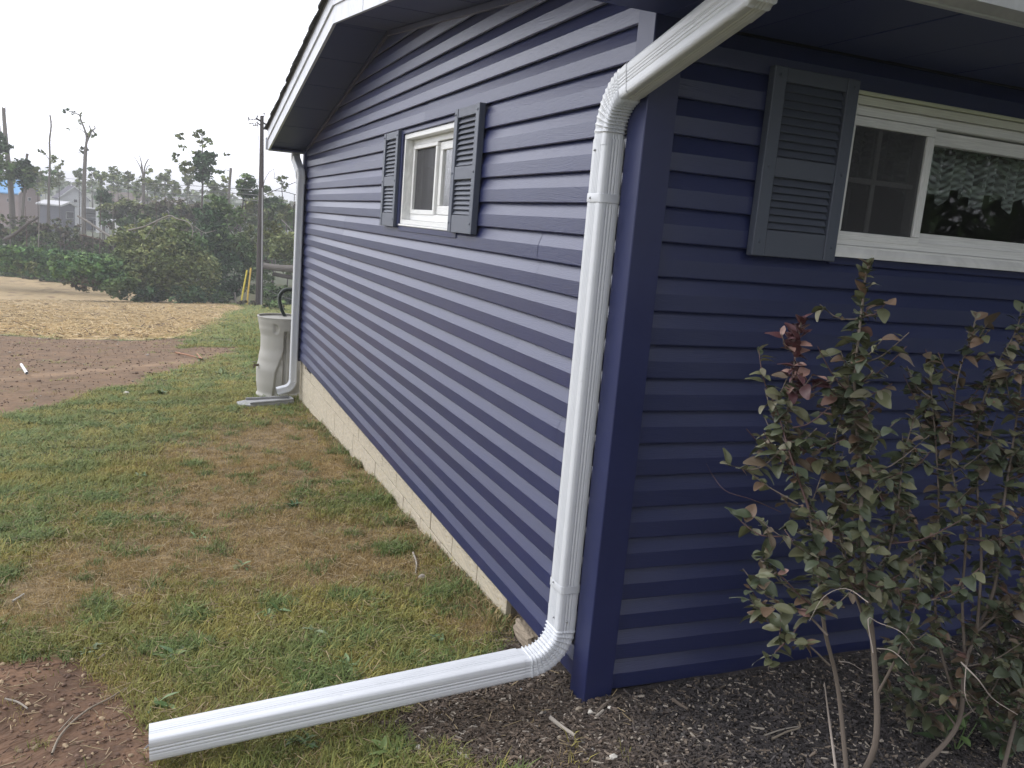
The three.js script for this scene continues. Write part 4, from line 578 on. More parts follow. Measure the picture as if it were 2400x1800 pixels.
// ------------------------------------------------------------------ shrubs
{
  const r = rng(57);
  const cols = [[0.098, 0.105, 0.048], [0.077, 0.092, 0.043], [0.14, 0.142, 0.069], [0.119, 0.086, 0.053], [0.182, 0.172, 0.106], [0.154, 0.098, 0.059], [0.09, 0.03, 0.035], [0.26, 0.15, 0.12], [0.056, 0.074, 0.037]];
  const mats = cols.map((c) => new THREE.MeshPhysicalMaterial({ color: C(...c), roughness: 0.52, side: THREE.DoubleSide, transmission: 0.22, thickness: 0 }));
  const geos = [leafShape(0.058, 0.0205, 0.25, 0.25, 4, 6), leafShape(0.052, 0.021, 0.1, 0.5, 4, 6), leafShape(0.066, 0.0195, 0.4, 0.15, 4, 6), leafShape(0.036, 0.013, 0.3, -0.2, 4, 6), leafShape(0.042, 0.02, 0.5, 0.6, 4, 6)];
  const bark = std(C(0.15, 0.12, 0.095), 0.85, { map: dirtT }), young = std(C(0.1, 0.055, 0.05), 0.7), pale = std(C(0.34, 0.29, 0.25), 0.8);
  function shrub(name, label, base, stems, depth, leafMax, tone) {
    const t = thing(name, [base.x, base.y, base.z], label, 'shrub'), loc = (p) => p.clone().sub(base), spots = [];
    for (const st of stems) {
      const P = st.p.map(([u, v, dz], i) => loc(at(u, v, depth + (st.d ?? 0) + (dz ?? 0) + 0.03 * Math.sin(i * 2.1 + st.p[0][0]))));
      part('stem', tube(P, (st.r ?? 0.007) * 0.85, (st.r ?? 0.007) * 0.28, 7, P.length * 4), st.pale ? pale : (st.young ? young : bark), t);
      const cv = new THREE.CatmullRomCurve3(P), L = cv.getLength(), from = st.from ?? 0.3, n = Math.round(L * (1 - from) * (st.k ?? 55) * 1.6);
      for (let i = 0; i < n; i++) { const f = from + (1 - from) * (i + r()) / n; spots.push([cv.getPointAt(Math.min(0.999, f)), f, st]); }
      // short side twigs
      const nt = Math.round(L * (st.tw ?? 9) * 1.35); for (let i = 0; i < nt; i++) { const f = from + (1 - from) * r() * 0.9, a = cv.getPointAt(f), q = r() * 6.28, len = (0.07 + 0.13 * r()) * (1.15 - 0.5 * f), b = a.clone().add(V(Math.cos(q) * len, len * (0.15 + 0.8 * r()), Math.sin(q) * len * 0.8)), m = a.clone().lerp(b, 0.5).add(V(0, -0.02, 0)); part('twig', tube([a, m, b], 0.0025, 0.0012, 5, 5), r() < 0.5 ? young : bark, t); const c2 = new THREE.CatmullRomCurve3([a, m, b]); for (let k = 0; k < 6; k++) spots.push([c2.getPointAt(0.3 + 0.7 * (k + r() * 0.6) / 6), f, st]); }
    }
    const order = spots.map((s, i) => [r(), s]).sort((a, b) => a[0] - b[0]).map((x) => x[1]), rest = [];
    const e = new THREE.Euler(), q = new THREE.Quaternion(), mt = new THREE.Matrix4();
    order.forEach(([p, f, st], i) => {
      const s = (0.42 + 0.68 * r()) * (f > 0.93 ? 0.85 : 1); e.set(-0.5 + 0.9 * r() - (f > 0.9 ? 0.7 : 0), r() * 6.28, (r() - 0.5) * 1.3, 'YXZ'); q.setFromEuler(e);
      let ci = r() < 0.55 ? Math.floor(r() * 3) : r() < 0.45 ? 8 : 3 + Math.floor(r() * 3); if (st.red && f > 0.82) ci = r() < 0.75 ? 6 : 7; if (r() < 0.012) ci = 7; if (tone && r() < 0.4) ci = r() < 0.6 ? 8 : 3;
      const g = geos[Math.floor(r() * geos.length)];
      if (i < leafMax) { const m = part('leaf', g, mats[ci], t); m.position.copy(p); m.quaternion.copy(q); m.scale.set(s, s, s); }
      else { mt.compose(p, q, V(s, s, s)); const h = g.clone().applyMatrix4(mt); (rest[ci] ??= []).push(strip(h)); }
    });
    rest.forEach((l, ci) => { if (l?.length) { const m = part('leaves', l, mats[ci], t); m.userData.kind = 'stuff'; } });
    return [t, spots.length];
  }
  const b1 = ground(2000, 1797);
  const A = shrub('shrub', 'tall leggy shrub with olive leaves and dark red tips in front of the front window', b1, [
    { p: [[1985, 1815], [1962, 1600], [1932, 1470], [1912, 1290], [1885, 1150], [1842, 1025], [1853, 912], [1871, 796], [1880, 745]], r: 0.008, from: 0.35, k: 120, red: 1, tw: 18 },
    { p: [[2020, 1820], [2052, 1740], [2046, 1507], [2032, 1400], [2020, 1250], [2016, 1085], [2002, 940], [2010, 810], [2022, 709], [2031, 635], [2040, 618]], r: 0.011, from: 0.3, k: 120, tw: 18 },
    { p: [[1895, 1190], [1850, 1060], [1822, 965], [1790, 890], [1778, 820]], r: 0.004, from: 0.15, k: 60, young: 1, d: -0.05, tw: 8 },
    { p: [[1960, 1810], [1945, 1700], [1932, 1600]], r: 0.005, from: 0.9, pale: 1, k: 10, tw: 0 },
    { p: [[1930, 1440], [1880, 1400], [1830, 1350], [1790, 1320], [1760, 1300]], r: 0.003, from: 0.3, k: 40, young: 1, d: -0.1 , tw: 7},
    { p: [[1940, 1490], [1890, 1440], [1840, 1420], [1790, 1430], [1765, 1460]], r: 0.004, from: 0.2, k: 75, d: -0.12, tw: 12 },
    { p: [[1945, 1560], [1890, 1510], [1850, 1500], [1810, 1540], [1800, 1570]], r: 0.0035, from: 0.3, k: 60, d: -0.12, tw: 9 },
    { p: [[1870, 1180], [1800, 1140], [1745, 1100], [1700, 1090]], r: 0.0025, from: 0.3, k: 34, d: -0.08, tw: 3 },
    { p: [[1830, 1200], [1760, 1170], [1700, 1150], [1668, 1110], [1655, 1085]], r: 0.0014, from: 0.99, k: 4, d: -0.05, tw: 0, young: 1 },
    { p: [[1900, 1300], [1820, 1250], [1760, 1210], [1740, 1240]], r: 0.0025, from: 0.4, k: 26, d: -0.06, tw: 2 },
    { p: [[2036, 1420], [2080, 1300], [2105, 1180], [2120, 1060], [2150, 960]], r: 0.006, from: 0.2, k: 90, d: 0.05, tw: 14 },
    { p: [[2046, 1507], [1985, 1330], [1960, 1180], [1955, 1050], [1985, 920], [1990, 850]], r: 0.006, from: 0.2, k: 120, d: 0.08, tw: 18 },
    { p: [[2050, 1640], [2110, 1520], [2150, 1400], [2160, 1290]], r: 0.005, from: 0.3, k: 55, d: -0.03, tw: 9 },
    { p: [[2035, 1412], [1985, 1380], [1930, 1400], [1897, 1455]], r: 0.0018, from: 0.95, pale: 1, k: 5, tw: 0, d: -0.16 },
    { p: [[2046, 1530], [2035, 1450], [2060, 1460], [2110, 1480], [2145, 1520]], r: 0.002, from: 0.95, pale: 1, k: 5, tw: 0, d: -0.16 },
    { p: [[2055, 1520], [2090, 1525], [2130, 1560]], r: 0.002, from: 0.95, pale: 1, k: 5, tw: 0, d: -0.16 },
    { p: [[1965, 1550], [1995, 1555], [2022, 1572]], r: 0.0018, from: 0.95, pale: 1, k: 5, tw: 0, d: -0.14 },
  ], 2.42, 300);
  const b2 = ground(2290, 1700);
  const B = shrub('shrub', 'spreading brownish shrub at the right edge of the front wall with bare twig tips', b2, [
    { p: [[2150, 1810], [2244, 1700], [2262, 1560], [2290, 1480], [2330, 1380], [2350, 1200], [2380, 1000], [2395, 870]], r: 0.01, from: 0.25, k: 70, tw: 16 },
    { p: [[2262, 1560], [2255, 1400], [2262, 1250], [2230, 1090], [2232, 1000], [2246, 880], [2272, 800], [2290, 735]], r: 0.006, from: 0.3, k: 60, tw: 12 },
    { p: [[2290, 1480], [2300, 1300], [2290, 1120], [2300, 960], [2340, 850], [2384, 770], [2395, 720]], r: 0.006, from: 0.3, k: 64, tw: 12 },
    { p: [[2244, 1660], [2200, 1500], [2190, 1350], [2200, 1180], [2190, 1000], [2182, 900], [2185, 845]], r: 0.006, from: 0.2, k: 74, tw: 14 },
    { p: [[2350, 1810], [2400, 1600], [2430, 1400], [2440, 1200], [2430, 1000]], r: 0.008, from: 0.15, k: 101, tw: 15 },
    { p: [[2290, 1480], [2360, 1420], [2420, 1380], [2480, 1370]], r: 0.005, from: 0.2, k: 81, tw: 12 },
    { p: [[2255, 1400], [2180, 1330], [2130, 1250], [2110, 1150]], r: 0.004, from: 0.3, k: 81, tw: 14 },
    { p: [[2200, 1500], [2130, 1480], [2080, 1420], [2060, 1340]], r: 0.004, from: 0.3, k: 81, tw: 14 },
    { p: [[2244, 1690], [2310, 1640], [2360, 1560], [2410, 1530]], r: 0.004, from: 0.2, k: 94, tw: 15 },
    { p: [[2240, 1700], [2160, 1600], [2110, 1560], [2080, 1500]], r: 0.004, from: 0.2, k: 94, tw: 15 },
    { p: [[2240, 1740], [2180, 1680], [2120, 1640], [2070, 1610]], r: 0.004, from: 0.1, k: 75, tw: 16, d: 0.1 },
    { p: [[2330, 1760], [2310, 1640], [2260, 1560], [2200, 1500]], r: 0.004, from: 0.1, k: 75, tw: 16, d: 0.12 },
    { p: [[2370, 1790], [2380, 1680], [2350, 1590], [2330, 1500]], r: 0.004, from: 0.1, k: 75, tw: 16, d: 0.1 },
    { p: [[2420, 1700], [2390, 1500], [2340, 1400], [2320, 1260]], r: 0.004, from: 0.1, k: 75, tw: 16, d: 0.1 },
    { p: [[2160, 1640], [2140, 1520], [2110, 1440], [2100, 1330]], r: 0.004, from: 0.1, k: 75, tw: 14, d: 0.15 },
    { p: [[2252, 1552], [2290, 1590], [2330, 1640], [2385, 1675]], r: 0.003, from: 0.95, pale: 1, k: 5, tw: 0, d: -0.3 },
    { p: [[2264, 1560], [2262, 1630], [2282, 1670]], r: 0.002, from: 0.95, pale: 1, k: 5, tw: 0, d: -0.3 },
  ], 2.72, 300, 1);
  console.log('leaves', A[1], B[1]);
  // low green weeds under the shrubs
  const gm = [C(0.1, 0.16, 0.05), C(0.07, 0.12, 0.045)].map((c) => std(c, 0.6));
  for (const [u, v, label, n] of [[2240, 1760, 'bright green sprawling weed under the right shrub', 16], [2370, 1740, 'leafy green weed at the bottom right corner', 22], [2330, 1660, 'green weed against the wall behind the right shrub', 18]]) { const p = ground(u, v), t = thing('weed', [p.x, p.y, p.z], label, 'weed');
    for (let k = 0; k < 3; k++) part('stem', tube([V(0, 0, 0), V(0.03 * (k - 1), 0.05, 0.01), V(0.07 * (k - 1), 0.09 + 0.03 * k, 0.02)], 0.003, 0.0015, 5, 5), gm[0], t);
    for (let i = 0; i < n; i++) { const m = part('leaf', geos[i % 5], gm[i % 2], t); m.position.set((r() - 0.5) * 0.22, 0.02 + 0.12 * r(), (r() - 0.5) * 0.14); m.rotation.set(-0.4 + 0.7 * r(), r() * 6.28, (r() - 0.5), 'YXZ'); const s = 0.7 + 0.5 * r(); m.scale.set(s, s, s); } }
}
// ------------------------------------------------------------------ thicket, trees, poles and houses beyond the field
{
  const r = rng(404), px = (t) => t / F;
  const GREENS = { dark: [[0.064, 0.114, 0.057], [0.085, 0.144, 0.068]], mid: [[0.114, 0.188, 0.069], [0.155, 0.22, 0.085]], olive: [[0.194, 0.236, 0.092], [0.254, 0.279, 0.119], [0.144, 0.186, 0.076]], grass: [[0.125, 0.231, 0.079], [0.166, 0.265, 0.086], [0.093, 0.171, 0.072]], brown: [[0.13, 0.115, 0.07], [0.11, 0.12, 0.06], [0.09, 0.115, 0.055], [0.15, 0.125, 0.085]], yellow: [[0.16, 0.17, 0.05], [0.11, 0.14, 0.045]] };
  const foliageM = new THREE.MeshPhysicalMaterial({ color: 0xffffff, roughness: 0.8, side: THREE.DoubleSide, vertexColors: true, specularIntensity: 0.3 });
  function cloud(lumps, t, size, pal) { // lumps [u, v, ru, rv, n] in picture units at distance t: leaf-sized faces spread unevenly through each
    const P = [], K = [], up = V(0, 1, 0).applyQuaternion(camera.quaternion), rt = V(1, 0, 0).applyQuaternion(camera.quaternion), fw = V(0, 0, -1).applyQuaternion(camera.quaternion), a = V(0, 0, 0), b = V(0, 0, 0), n = V(0, 0, 0);
    for (const [u, v, ru, rv, cnt, kk] of lumps) {
      const c = at(u, v, t), R = ru * px(t), S = rv * px(t), pp = GREENS[kk ?? pal], subs = [];
      const ns = 5 + Math.floor(cnt / 45); for (let i = 0; i < ns; i++) { const th = r() * 6.28, ph = Math.acos(2 * r() - 1), q = 0.45 + 0.6 * Math.cbrt(r()); subs.push([Math.sin(ph) * Math.cos(th) * q * R, Math.cos(ph) * q * S, Math.sin(ph) * Math.sin(th) * q * R, 0.2 + 0.3 * r(), pp[Math.floor(r() * pp.length)], 0.75 + 0.5 * r()]); }
      for (let i = 0; i < cnt; i++) {
        const s = subs[Math.floor(r() * ns)], g = () => (r() + r() + r() - 1.5) * 0.95, m = Math.min(R, S) * s[3];
        const x = s[0] + g() * m * 1.4, y = s[1] + g() * m, z = s[2] + g() * m * 1.4;
        const p = c.clone().addScaledVector(rt, x).addScaledVector(up, y).addScaledVector(fw, z);
        n.set(r() - 0.5, r() * 0.9, r() - 0.5).normalize(); a.set(r() - 0.5, r() - 0.5, r() - 0.5).cross(n).normalize(); b.crossVectors(n, a);
        const h = size * (0.6 + 0.8 * r()), w = h * (0.4 + 0.2 * r()), cc = s[4], j = s[5] * (0.75 + 0.5 * r());
        const q = [p.clone().addScaledVector(a, -h), p.clone().addScaledVector(b, w), p.clone().addScaledVector(a, h), p.clone().addScaledVector(b, -w)];
        for (const k of [0, 1, 2, 0, 2, 3]) { P.push(q[k].x, q[k].y, q[k].z); K.push(cc[0] * j, cc[1] * j, cc[2] * j); }
      }
    }
    const g = new THREE.BufferGeometry(); g.setAttribute('position', new THREE.Float32BufferAttribute(P, 3)); g.setAttribute('color', new THREE.Float32BufferAttribute(K, 3)); g.computeVertexNormals(); return g;
  }
  const barks = [C(0.2, 0.18, 0.16), C(0.1, 0.085, 0.075), C(0.3, 0.275, 0.25), C(0.13, 0.085, 0.07)].map((c) => std(c, 0.9, { map: dirtT }));
  const bar = (pts, t, w0, w1, seg = 7) => tube(pts.map(([u, v, dt]) => at(u, v, t + (dt ?? 0))), w0 * px(t) / 2, w1 * px(t) / 2, seg, pts.length * 4);
  function tree(name, label, cat, t, o) {
    const b0 = at(...(o.trunk ? o.trunk[0].slice(0, 2) : o.base), t), g = thing(name, [0, 0, 0], label, cat, o.group);
    if (o.trunk) { const tr = o.trunk.map((p) => [...p]); const gl = [bar(tr, t, o.w?.[0] ?? 10, o.w?.[1] ?? 6)]; const fy = H(b0.x, b0.z); if (b0.y > fy) gl.push(tube([V(b0.x, fy - 0.3, b0.z), b0], (o.w?.[0] ?? 10) * px(t) / 2 * 1.15, (o.w?.[0] ?? 10) * px(t) / 2, 7, 3)); part('trunk', gl, barks[o.bark ?? 0], g); }
    for (const l of o.limbs ?? []) part('limb', bar(l.p, t, l.w ?? 3.5, l.e ?? 1.5, 6), barks[o.bark ?? 0], g);
    if (o.crown) part('crown', cloud(o.crown, t, o.leaf ?? 0.17, o.pal ?? 'mid'), foliageM, g);
    return g;
  }
  // torn trees against the sky
  tree('bare_tree', 'tall broken bare trunk leaning left at the left edge of the view', 'tree', 62, { trunk: [[34, 640], [30, 540], [27, 470], [18, 370], [12, 310], [8, 254]], w: [17, 8], limbs: [{ p: [[8, 262], [6, 250]], w: 4, e: 2 }, { p: [[12, 262], [12, 249]], w: 3, e: 1.5 }] });
  tree('bare_tree', 'thin bare pole like trunk with a ragged tip and few leaves', 'tree', 64, { trunk: [[109, 640], [112, 520], [115, 430], [117, 370], [116, 330], [120, 292], [117, 270]], w: [7, 3.5], limbs: [{ p: [[117, 385], [126, 372], [138, 370]], w: 1.6 }, { p: [[116, 375], [104, 360], [92, 356]], w: 1.4 }], crown: [[100, 356, 14, 6, 40], [130, 374, 18, 9, 80], [138, 382, 14, 8, 50]], pal: 'olive', leaf: 0.12 });
  tree('bare_tree', 'large torn tree with forked bare limbs and tufts of leaves at its tips', 'tree', 66, { trunk: [[196, 620], [196, 500], [197, 430], [199, 380], [201, 345]], w: [12, 8], limbs: [{ p: [[201, 348], [203, 320], [197, 300], [190, 282], [186, 270], [172, 264], [160, 260]], w: 6, e: 2 }, { p: [[202, 335], [210, 318], [216, 306], [222, 312]], w: 6, e: 3 }, { p: [[203, 322], [212, 304], [209, 294]], w: 4, e: 2.5 }, { p: [[187, 272], [191, 264]], w: 4, e: 3 }, { p: [[200, 312], [190, 304], [176, 300]], w: 2.2, e: 1 }, { p: [[216, 306], [223, 300], [219, 294]], w: 3.5, e: 2 }], crown: [[156, 260, 7, 6, 45, 'dark'], [189, 288, 6, 8, 30], [216, 312, 8, 9, 60], [196, 352, 9, 9, 60, 'brown'], [172, 264, 5, 4, 15], [190, 268, 4, 4, 14], [160, 302, 3, 3, 6]], leaf: 0.12, pal: 'olive' });
  tree('snag', 'short broken snag splayed into bare spikes on the skyline', 'tree', 70, { trunk: [[336, 560], [336, 460], [336, 412]], w: [9, 7], bark: 0, limbs: [{ p: [[336, 415], [327, 388], [315, 368]], w: 3, e: 1.2 }, { p: [[335, 414], [333, 390], [327, 364]], w: 3.4, e: 1.5 }, { p: [[337, 412], [340, 388], [348, 372]], w: 3.4, e: 2 }, { p: [[338, 416], [345, 392], [352, 386]], w: 2.5, e: 1.5 }, { p: [[331, 398], [331, 375]], w: 2, e: 1 }], crown: [[336, 425, 13, 14, 90], [350, 400, 8, 9, 40]], pal: 'olive', leaf: 0.14 });
  tree('ivy_tree', 'tree wrapped in dark ivy with thin leafy sprigs above', 'tree', 57, { trunk: [[470, 640], [472, 520], [475, 420], [474, 350], [473, 305]], w: [8, 2], bark: 1, limbs: [{ p: [[474, 415], [450, 370], [428, 335], [420, 318]], w: 1.4, e: 0.7 }, { p: [[475, 420], [495, 400], [520, 398]], w: 2, e: 1 }], crown: [[482, 362, 22, 12, 320, 'dark'], [480, 385, 24, 22, 700, 'dark'], [474, 410, 16, 18, 420, 'dark'], [474, 320, 16, 16, 120, 'olive'], [482, 335, 14, 10, 70, 'olive'], [461, 355, 8, 10, 60, 'olive'], [420, 322, 9, 13, 60, 'olive'], [413, 370, 8, 10, 50, 'olive'], [428, 345, 8, 8, 18, 'olive'], [512, 398, 14, 6, 90, 'mid'], [438, 392, 20, 12, 170, 'olive'], [530, 360, 10, 4, 16, 'olive']], leaf: 0.14 });
  tree('snag', 'pale broken trunk standing behind the ivy tree near the utility pole', 'tree', 63, { trunk: [[532, 560], [536, 470], [538, 430], [541, 394]], w: [7, 6], limbs: [{ p: [[539, 402], [530, 398], [522, 402]], w: 1.8, e: 1 }], crown: [[530, 420, 9, 10, 50]], pal: 'olive' });
  tree('leafy_tree', 'bushy tree just left of the utility pole', 'tree', 53, { trunk: [[560, 660], [562, 560], [572, 450]], w: [6, 3], bark: 1, crown: [[577, 424, 22, 13, 380, 'mid'], [585, 445, 18, 16, 380, 'dark'], [570, 440, 16, 18, 300, 'mid'], [588, 475, 14, 14, 200, 'olive']], leaf: 0.14 });
  tree('leafy_tree', 'dark leafy crown cut off by the left edge of the view', 'tree', 60, { trunk: [[-14, 640], [-8, 460], [0, 330], [-2, 285]], w: [12, 4], bark: 1, crown: [[4, 350, 20, 18, 700, 'dark'], [0, 325, 10, 22, 260, 'dark'], [-14, 400, 34, 34, 900, 'mid'], [12, 400, 18, 18, 360, 'mid']], leaf: 0.15 });
  tree('ivy_tree', 'ivy covered broken tree between the leaning bare trunk and the houses', 'tree', 61, { trunk: [[48, 640], [53, 500], [60, 420], [63, 360]], w: [9, 5], limbs: [{ p: [[62, 380], [66, 364], [67, 360]], w: 3, e: 1.5 }], crown: [[60, 395, 16, 24, 520, 'dark'], [50, 420, 20, 22, 520, 'dark'], [70, 412, 14, 20, 360, 'mid'], [40, 385, 12, 14, 160, 'mid'], [82, 400, 8, 12, 90, 'olive']], leaf: 0.15 });
  tree('small_tree', 'small dark round tree in front of the far brown roof', 'tree', 72, { trunk: [[244, 560], [243, 500]], w: [4, 3], bark: 1, crown: [[243, 462, 15, 15, 420, 'dark'], [247, 480, 14, 14, 360, 'dark']], leaf: 0.16 });
  tree('sparse_tree', 'thin sparse tree seen between the utility pole and the far downspout', 'tree', 60, { trunk: [[676, 600], [668, 500], [661, 450], [660, 420]], w: [3, 1.6], bark: 1, crown: [[661, 420, 14, 9, 110, 'olive'], [668, 438, 9, 8, 50, 'olive']], leaf: 0.13 });
  tree('bare_tree', 'bent bare branch arching right beside the utility pole', 'tree', 54, { trunk: [[612, 700], [614, 520], [618, 430], [632, 402], [641, 396], [643, 410], [642, 420]], w: [3, 1.2], bark: 2 });
  tree('leafy_tree', 'drooping leafy tree to the right of the utility pole', 'tree', 56, { trunk: [[640, 640], [632, 560], [628, 470]], w: [5, 3], bark: 1, crown: [[622, 445, 12, 9, 170, 'mid'], [636, 478, 18, 14, 320, 'dark'], [655, 480, 14, 12, 160, 'mid'], [668, 500, 14, 20, 200, 'olive'], [628, 500, 12, 20, 220, 'olive'], [690, 520, 14, 24, 260, 'mid']], leaf: 0.14 });
  // middle crowns behind the thicket, each its own tree
  const mids = [[115, 408, 22, 14], [88, 412, 14, 12], [138, 402, 12, 9], [215, 402, 12, 10], [238, 412, 10, 10], [266, 402, 16, 13], [276, 420, 18, 14], [300, 412, 10, 8], [318, 440, 10, 12], [345, 420, 10, 14], [362, 430, 9, 12], [386, 410, 14, 12], [378, 430, 14, 14], [405, 436, 12, 12], [438, 400, 15, 8], [442, 420, 10, 14], [500, 430, 12, 12], [520, 445, 12, 12], [185, 405, 9, 9], [25, 395, 14, 14]];
  const mlab = 'loose crowned tree standing in the far row behind the thicket';
  mids.forEach(([u, v, ru, rv], i) => tree('far_tree', mlab, 'tree', 84 + (i * 7) % 22, { group: 'trees in the far row behind the thicket', trunk: [[u + 2, 520], [u + 1, 470], [u, v]], w: [2.4, 1.2], bark: 1, limbs: [{ p: [[u + 1, v + rv * 1.4], [u - ru * 0.6, v]], w: 1, e: 0.6 }, { p: [[u + 1, v + rv * 1.6], [u + ru * 0.6, v + 2]], w: 1, e: 0.6 }], crown: [[u, v, ru, rv, 190, i % 3 ? 'olive' : 'mid'], [u + 3, v + rv, ru * 0.8, rv, 130, 'olive'], [u - 2, v + rv * 2.6, ru * 0.7, rv, 70, 'olive']], leaf: 0.2 }));
  const skyl = 'hazy tree on the distant skyline beyond the houses';
  for (let i = 0; i < 30; i++) { const u = -70 + i * 26 + 12 * (r() - 0.5), hz = 434 + u * 0.0846, v = hz - 14 - 12 * r(), ru = 12 + 8 * r(); tree('skyline_tree', skyl, 'tree', 150 + 50 * r(), { group: 'trees on the distant skyline', trunk: [[u, hz + 20], [u, v]], w: [1.6, 1], bark: 1, crown: [[u, v, ru, 9, 130, 'olive'], [u + 4, v + 14, ru * 1.2, 10, 150, 'mid'], [u - 3, v + 26, ru * 1.2, 9, 120, 'mid']], leaf: 0.42 }); }
  // the thicket
  const bush = (label, t, lumps, pal, leaf = 0.11, limbs) => { const g = thing('bush', [0, 0, 0], label, 'bush'); part('foliage', cloud(lumps, t, leaf, pal), foliageM, g); for (const l of limbs ?? []) part('branch', bar(l.p, t, l.w ?? 3, l.e ?? 1.2, 6), barks[l.b ?? 2], g); return g; };
  bush('largest olive green bush at the middle of the thicket behind the straw field', 43, [[400, 610, 80, 46, 5200], [345, 640, 60, 44, 3400], [440, 640, 60, 50, 3600], [390, 560, 56, 22, 1600], [310, 600, 30, 30, 1100], [330, 690, 60, 22, 1600, 'mid'], [420, 695, 90, 22, 2400, 'dark'], [370, 535, 40, 14, 500], [285, 575, 26, 30, 700], [320, 548, 20, 18, 380], [452, 575, 26, 26, 700, 'mid'], [420, 530, 18, 16, 300], [345, 520, 12, 14, 130], [395, 512, 14, 12, 120], [298, 640, 40, 30, 1100, 'mid'], [365, 600, 34, 20, 700, 'yellow']], 'olive', 0.1, [{ p: [[300, 540, -1], [340, 530, -1], [400, 505, -1], [412, 512, -1], [440, 520, -1], [452, 535, -1], [450, 555, -1]], w: 4, e: 2 }, { p: [[340, 560, -2], [370, 520, -2], [405, 508, -2]], w: 1.6, e: 0.8 }, { p: [[455, 530, -1], [480, 545, -1], [505, 540, -1]], w: 2, e: 1 }]);
  bush('dark ivy thicket column between the olive bush and the utility pole', 47.5, [[500, 520, 26, 26, 1300], [498, 560, 32, 30, 1800], [505, 610, 34, 36, 2000], [530, 640, 40, 46, 2400], [510, 690, 40, 20, 1500], [572, 600, 18, 40, 1200, 'mid'], [478, 500, 18, 18, 420], [520, 480, 20, 18, 420, 'mid'], [548, 505, 20, 22, 520, 'mid'], [500, 470, 14, 16, 260, 'mid'], [530, 560, 26, 26, 800, 'mid']], 'dark', 0.1);
  bush('bright yellow green shrub next to the utility pole foot', 48, [[585, 560, 20, 26, 900, 'olive'], [560, 590, 26, 24, 1000, 'yellow'], [590, 650, 20, 36, 1100, 'mid']], 'mid', 0.1);
  bush('low leafy bush at the left front of the thicket', 41.5, [[215, 625, 50, 22, 2000], [175, 640, 40, 20, 1300], [250, 650, 40, 26, 1600], [150, 632, 40, 16, 900], [205, 665, 60, 16, 1100, 'brown'], [280, 670, 40, 20, 900, 'mid']], 'grass', 0.1);
  bush('green bushes right of the utility pole below the fallen trunk', 45, [[650, 690, 40, 22, 1800, 'mid'], [620, 660, 16, 30, 800], [680, 700, 30, 20, 900, 'dark'], [655, 575, 34, 30, 1500, 'olive'], [690, 600, 20, 50, 1000, 'olive'], [640, 540, 24, 18, 600, 'yellow']], 'mid', 0.1);
  const un = new THREE.Group(); un.name = 'undergrowth'; tag(un, 'dense low green undergrowth and brush along the far side of the straw field', 'undergrowth', null, 'stuff'); scene.add(un);
  const ul = []; for (let i = 0; i < 46; i++) { const u = -110 + 8.3 * i + 10 * r(); ul.push([u, 588 + u * 0.09 + 8 * r(), 24, 13, 520, 'grass'], [u, 612 + u * 0.09 + 10 * r(), 24, 14, 420, r() < 0.4 ? 'olive' : 'grass']); }
  part('undergrowth_leaves', cloud(ul, 49, 0.12, 'grass'), foliageM, un).userData.kind = 'stuff';
  const ub = []; for (let i = 0; i < 60; i++) { const u = -110 + 14 * i + 10 * r(); const shed = u > 175 && u < 300; ub.push([u, 532 + u * 0.07 + 18 * r() + (shed ? 12 : 0), 24, 13, shed ? 150 : 280, r() < 0.5 ? 'brown' : 'olive'], [u, 562 + u * 0.07 + 12 * r(), 24, 14, 300, r() < 0.6 ? 'mid' : 'brown']); if (!shed) ub.push([u, 510 + u * 0.08 + 16 * r(), 18, 10, u < 300 ? 45 : 110, r() < 0.6 ? 'brown' : 'olive']); }
  part('undergrowth_leaves', cloud(ub, 60, 0.14, 'brown'), foliageM, un).userData.kind = 'stuff';
  const fwd = V(0, 0, -1).applyQuaternion(camera.quaternion), depthAt = (u, v) => ground(u, v).sub(camera.position).dot(fwd);
  const ucg = []; for (let i = 0; i < 62; i++) { const u = -80 + 12 * i + 8 * r(); if (u > 530 && u < 632) continue; const v = 646 + u * 0.125, t = depthAt(u, v) + 0.4; ucg.push(cloud([[u, v - 5, 15, 7, 130, r() < 0.5 ? 'brown' : 'mid'], [u, v - 16, 15, 10, 110, u < 200 ? 'grass' : 'mid']], t, 0.1, 'brown')); }
  part('undergrowth_leaves', ucg, foliageM, un).userData.kind = 'stuff';
  const ud = []; for (let i = 0; i < 34; i++) { const u = 250 + 14 * i + 10 * r(); ud.push([u, 470 + 22 * r() + u * 0.03, 22, 16, 240, r() < 0.4 ? 'brown' : 'olive'], [u, 500 + 20 * r() + u * 0.03, 22, 16, 260, r() < 0.3 ? 'brown' : 'mid']); }
  part('undergrowth_leaves', cloud(ud, 68, 0.17, 'olive'), foliageM, un).userData.kind = 'stuff';
  // thin saplings and broken stems through the brush
  for (let i = 0; i < 26; i++) { const u = 20 + i * 26 + 18 * r(), v0 = 590 + u * 0.08, v1 = v0 - 60 - 110 * r(), l = 10 * (r() - 0.5); const g = thing('sapling', [0, 0, 0], 'thin bare sapling stem rising through the brush', 'sapling', 'bare saplings in the brush'); part('trunk', bar([[u, v0], [u + l * 0.4, (v0 + v1) / 2], [u + l, v1]], 52 + 8 * r(), 2.4, 0.9, 5), barks[Math.floor(r() * 4)], g); }
  // fallen wood
  const log = (label, p, t, w0, w1, b) => obj('fallen_log', bar(p, t, w0, w1, 9), barks[b], label, 'log');
  log('pale fallen trunk slanting down to the right below the white shed', [[182, 506], [210, 522], [240, 543], [262, 556]], 52, 4.5, 6, 2);
  log('dark fallen log slanting up to the right at the left of the view', [[10, 562], [40, 545], [62, 526], [90, 509]], 53, 9, 5, 1);
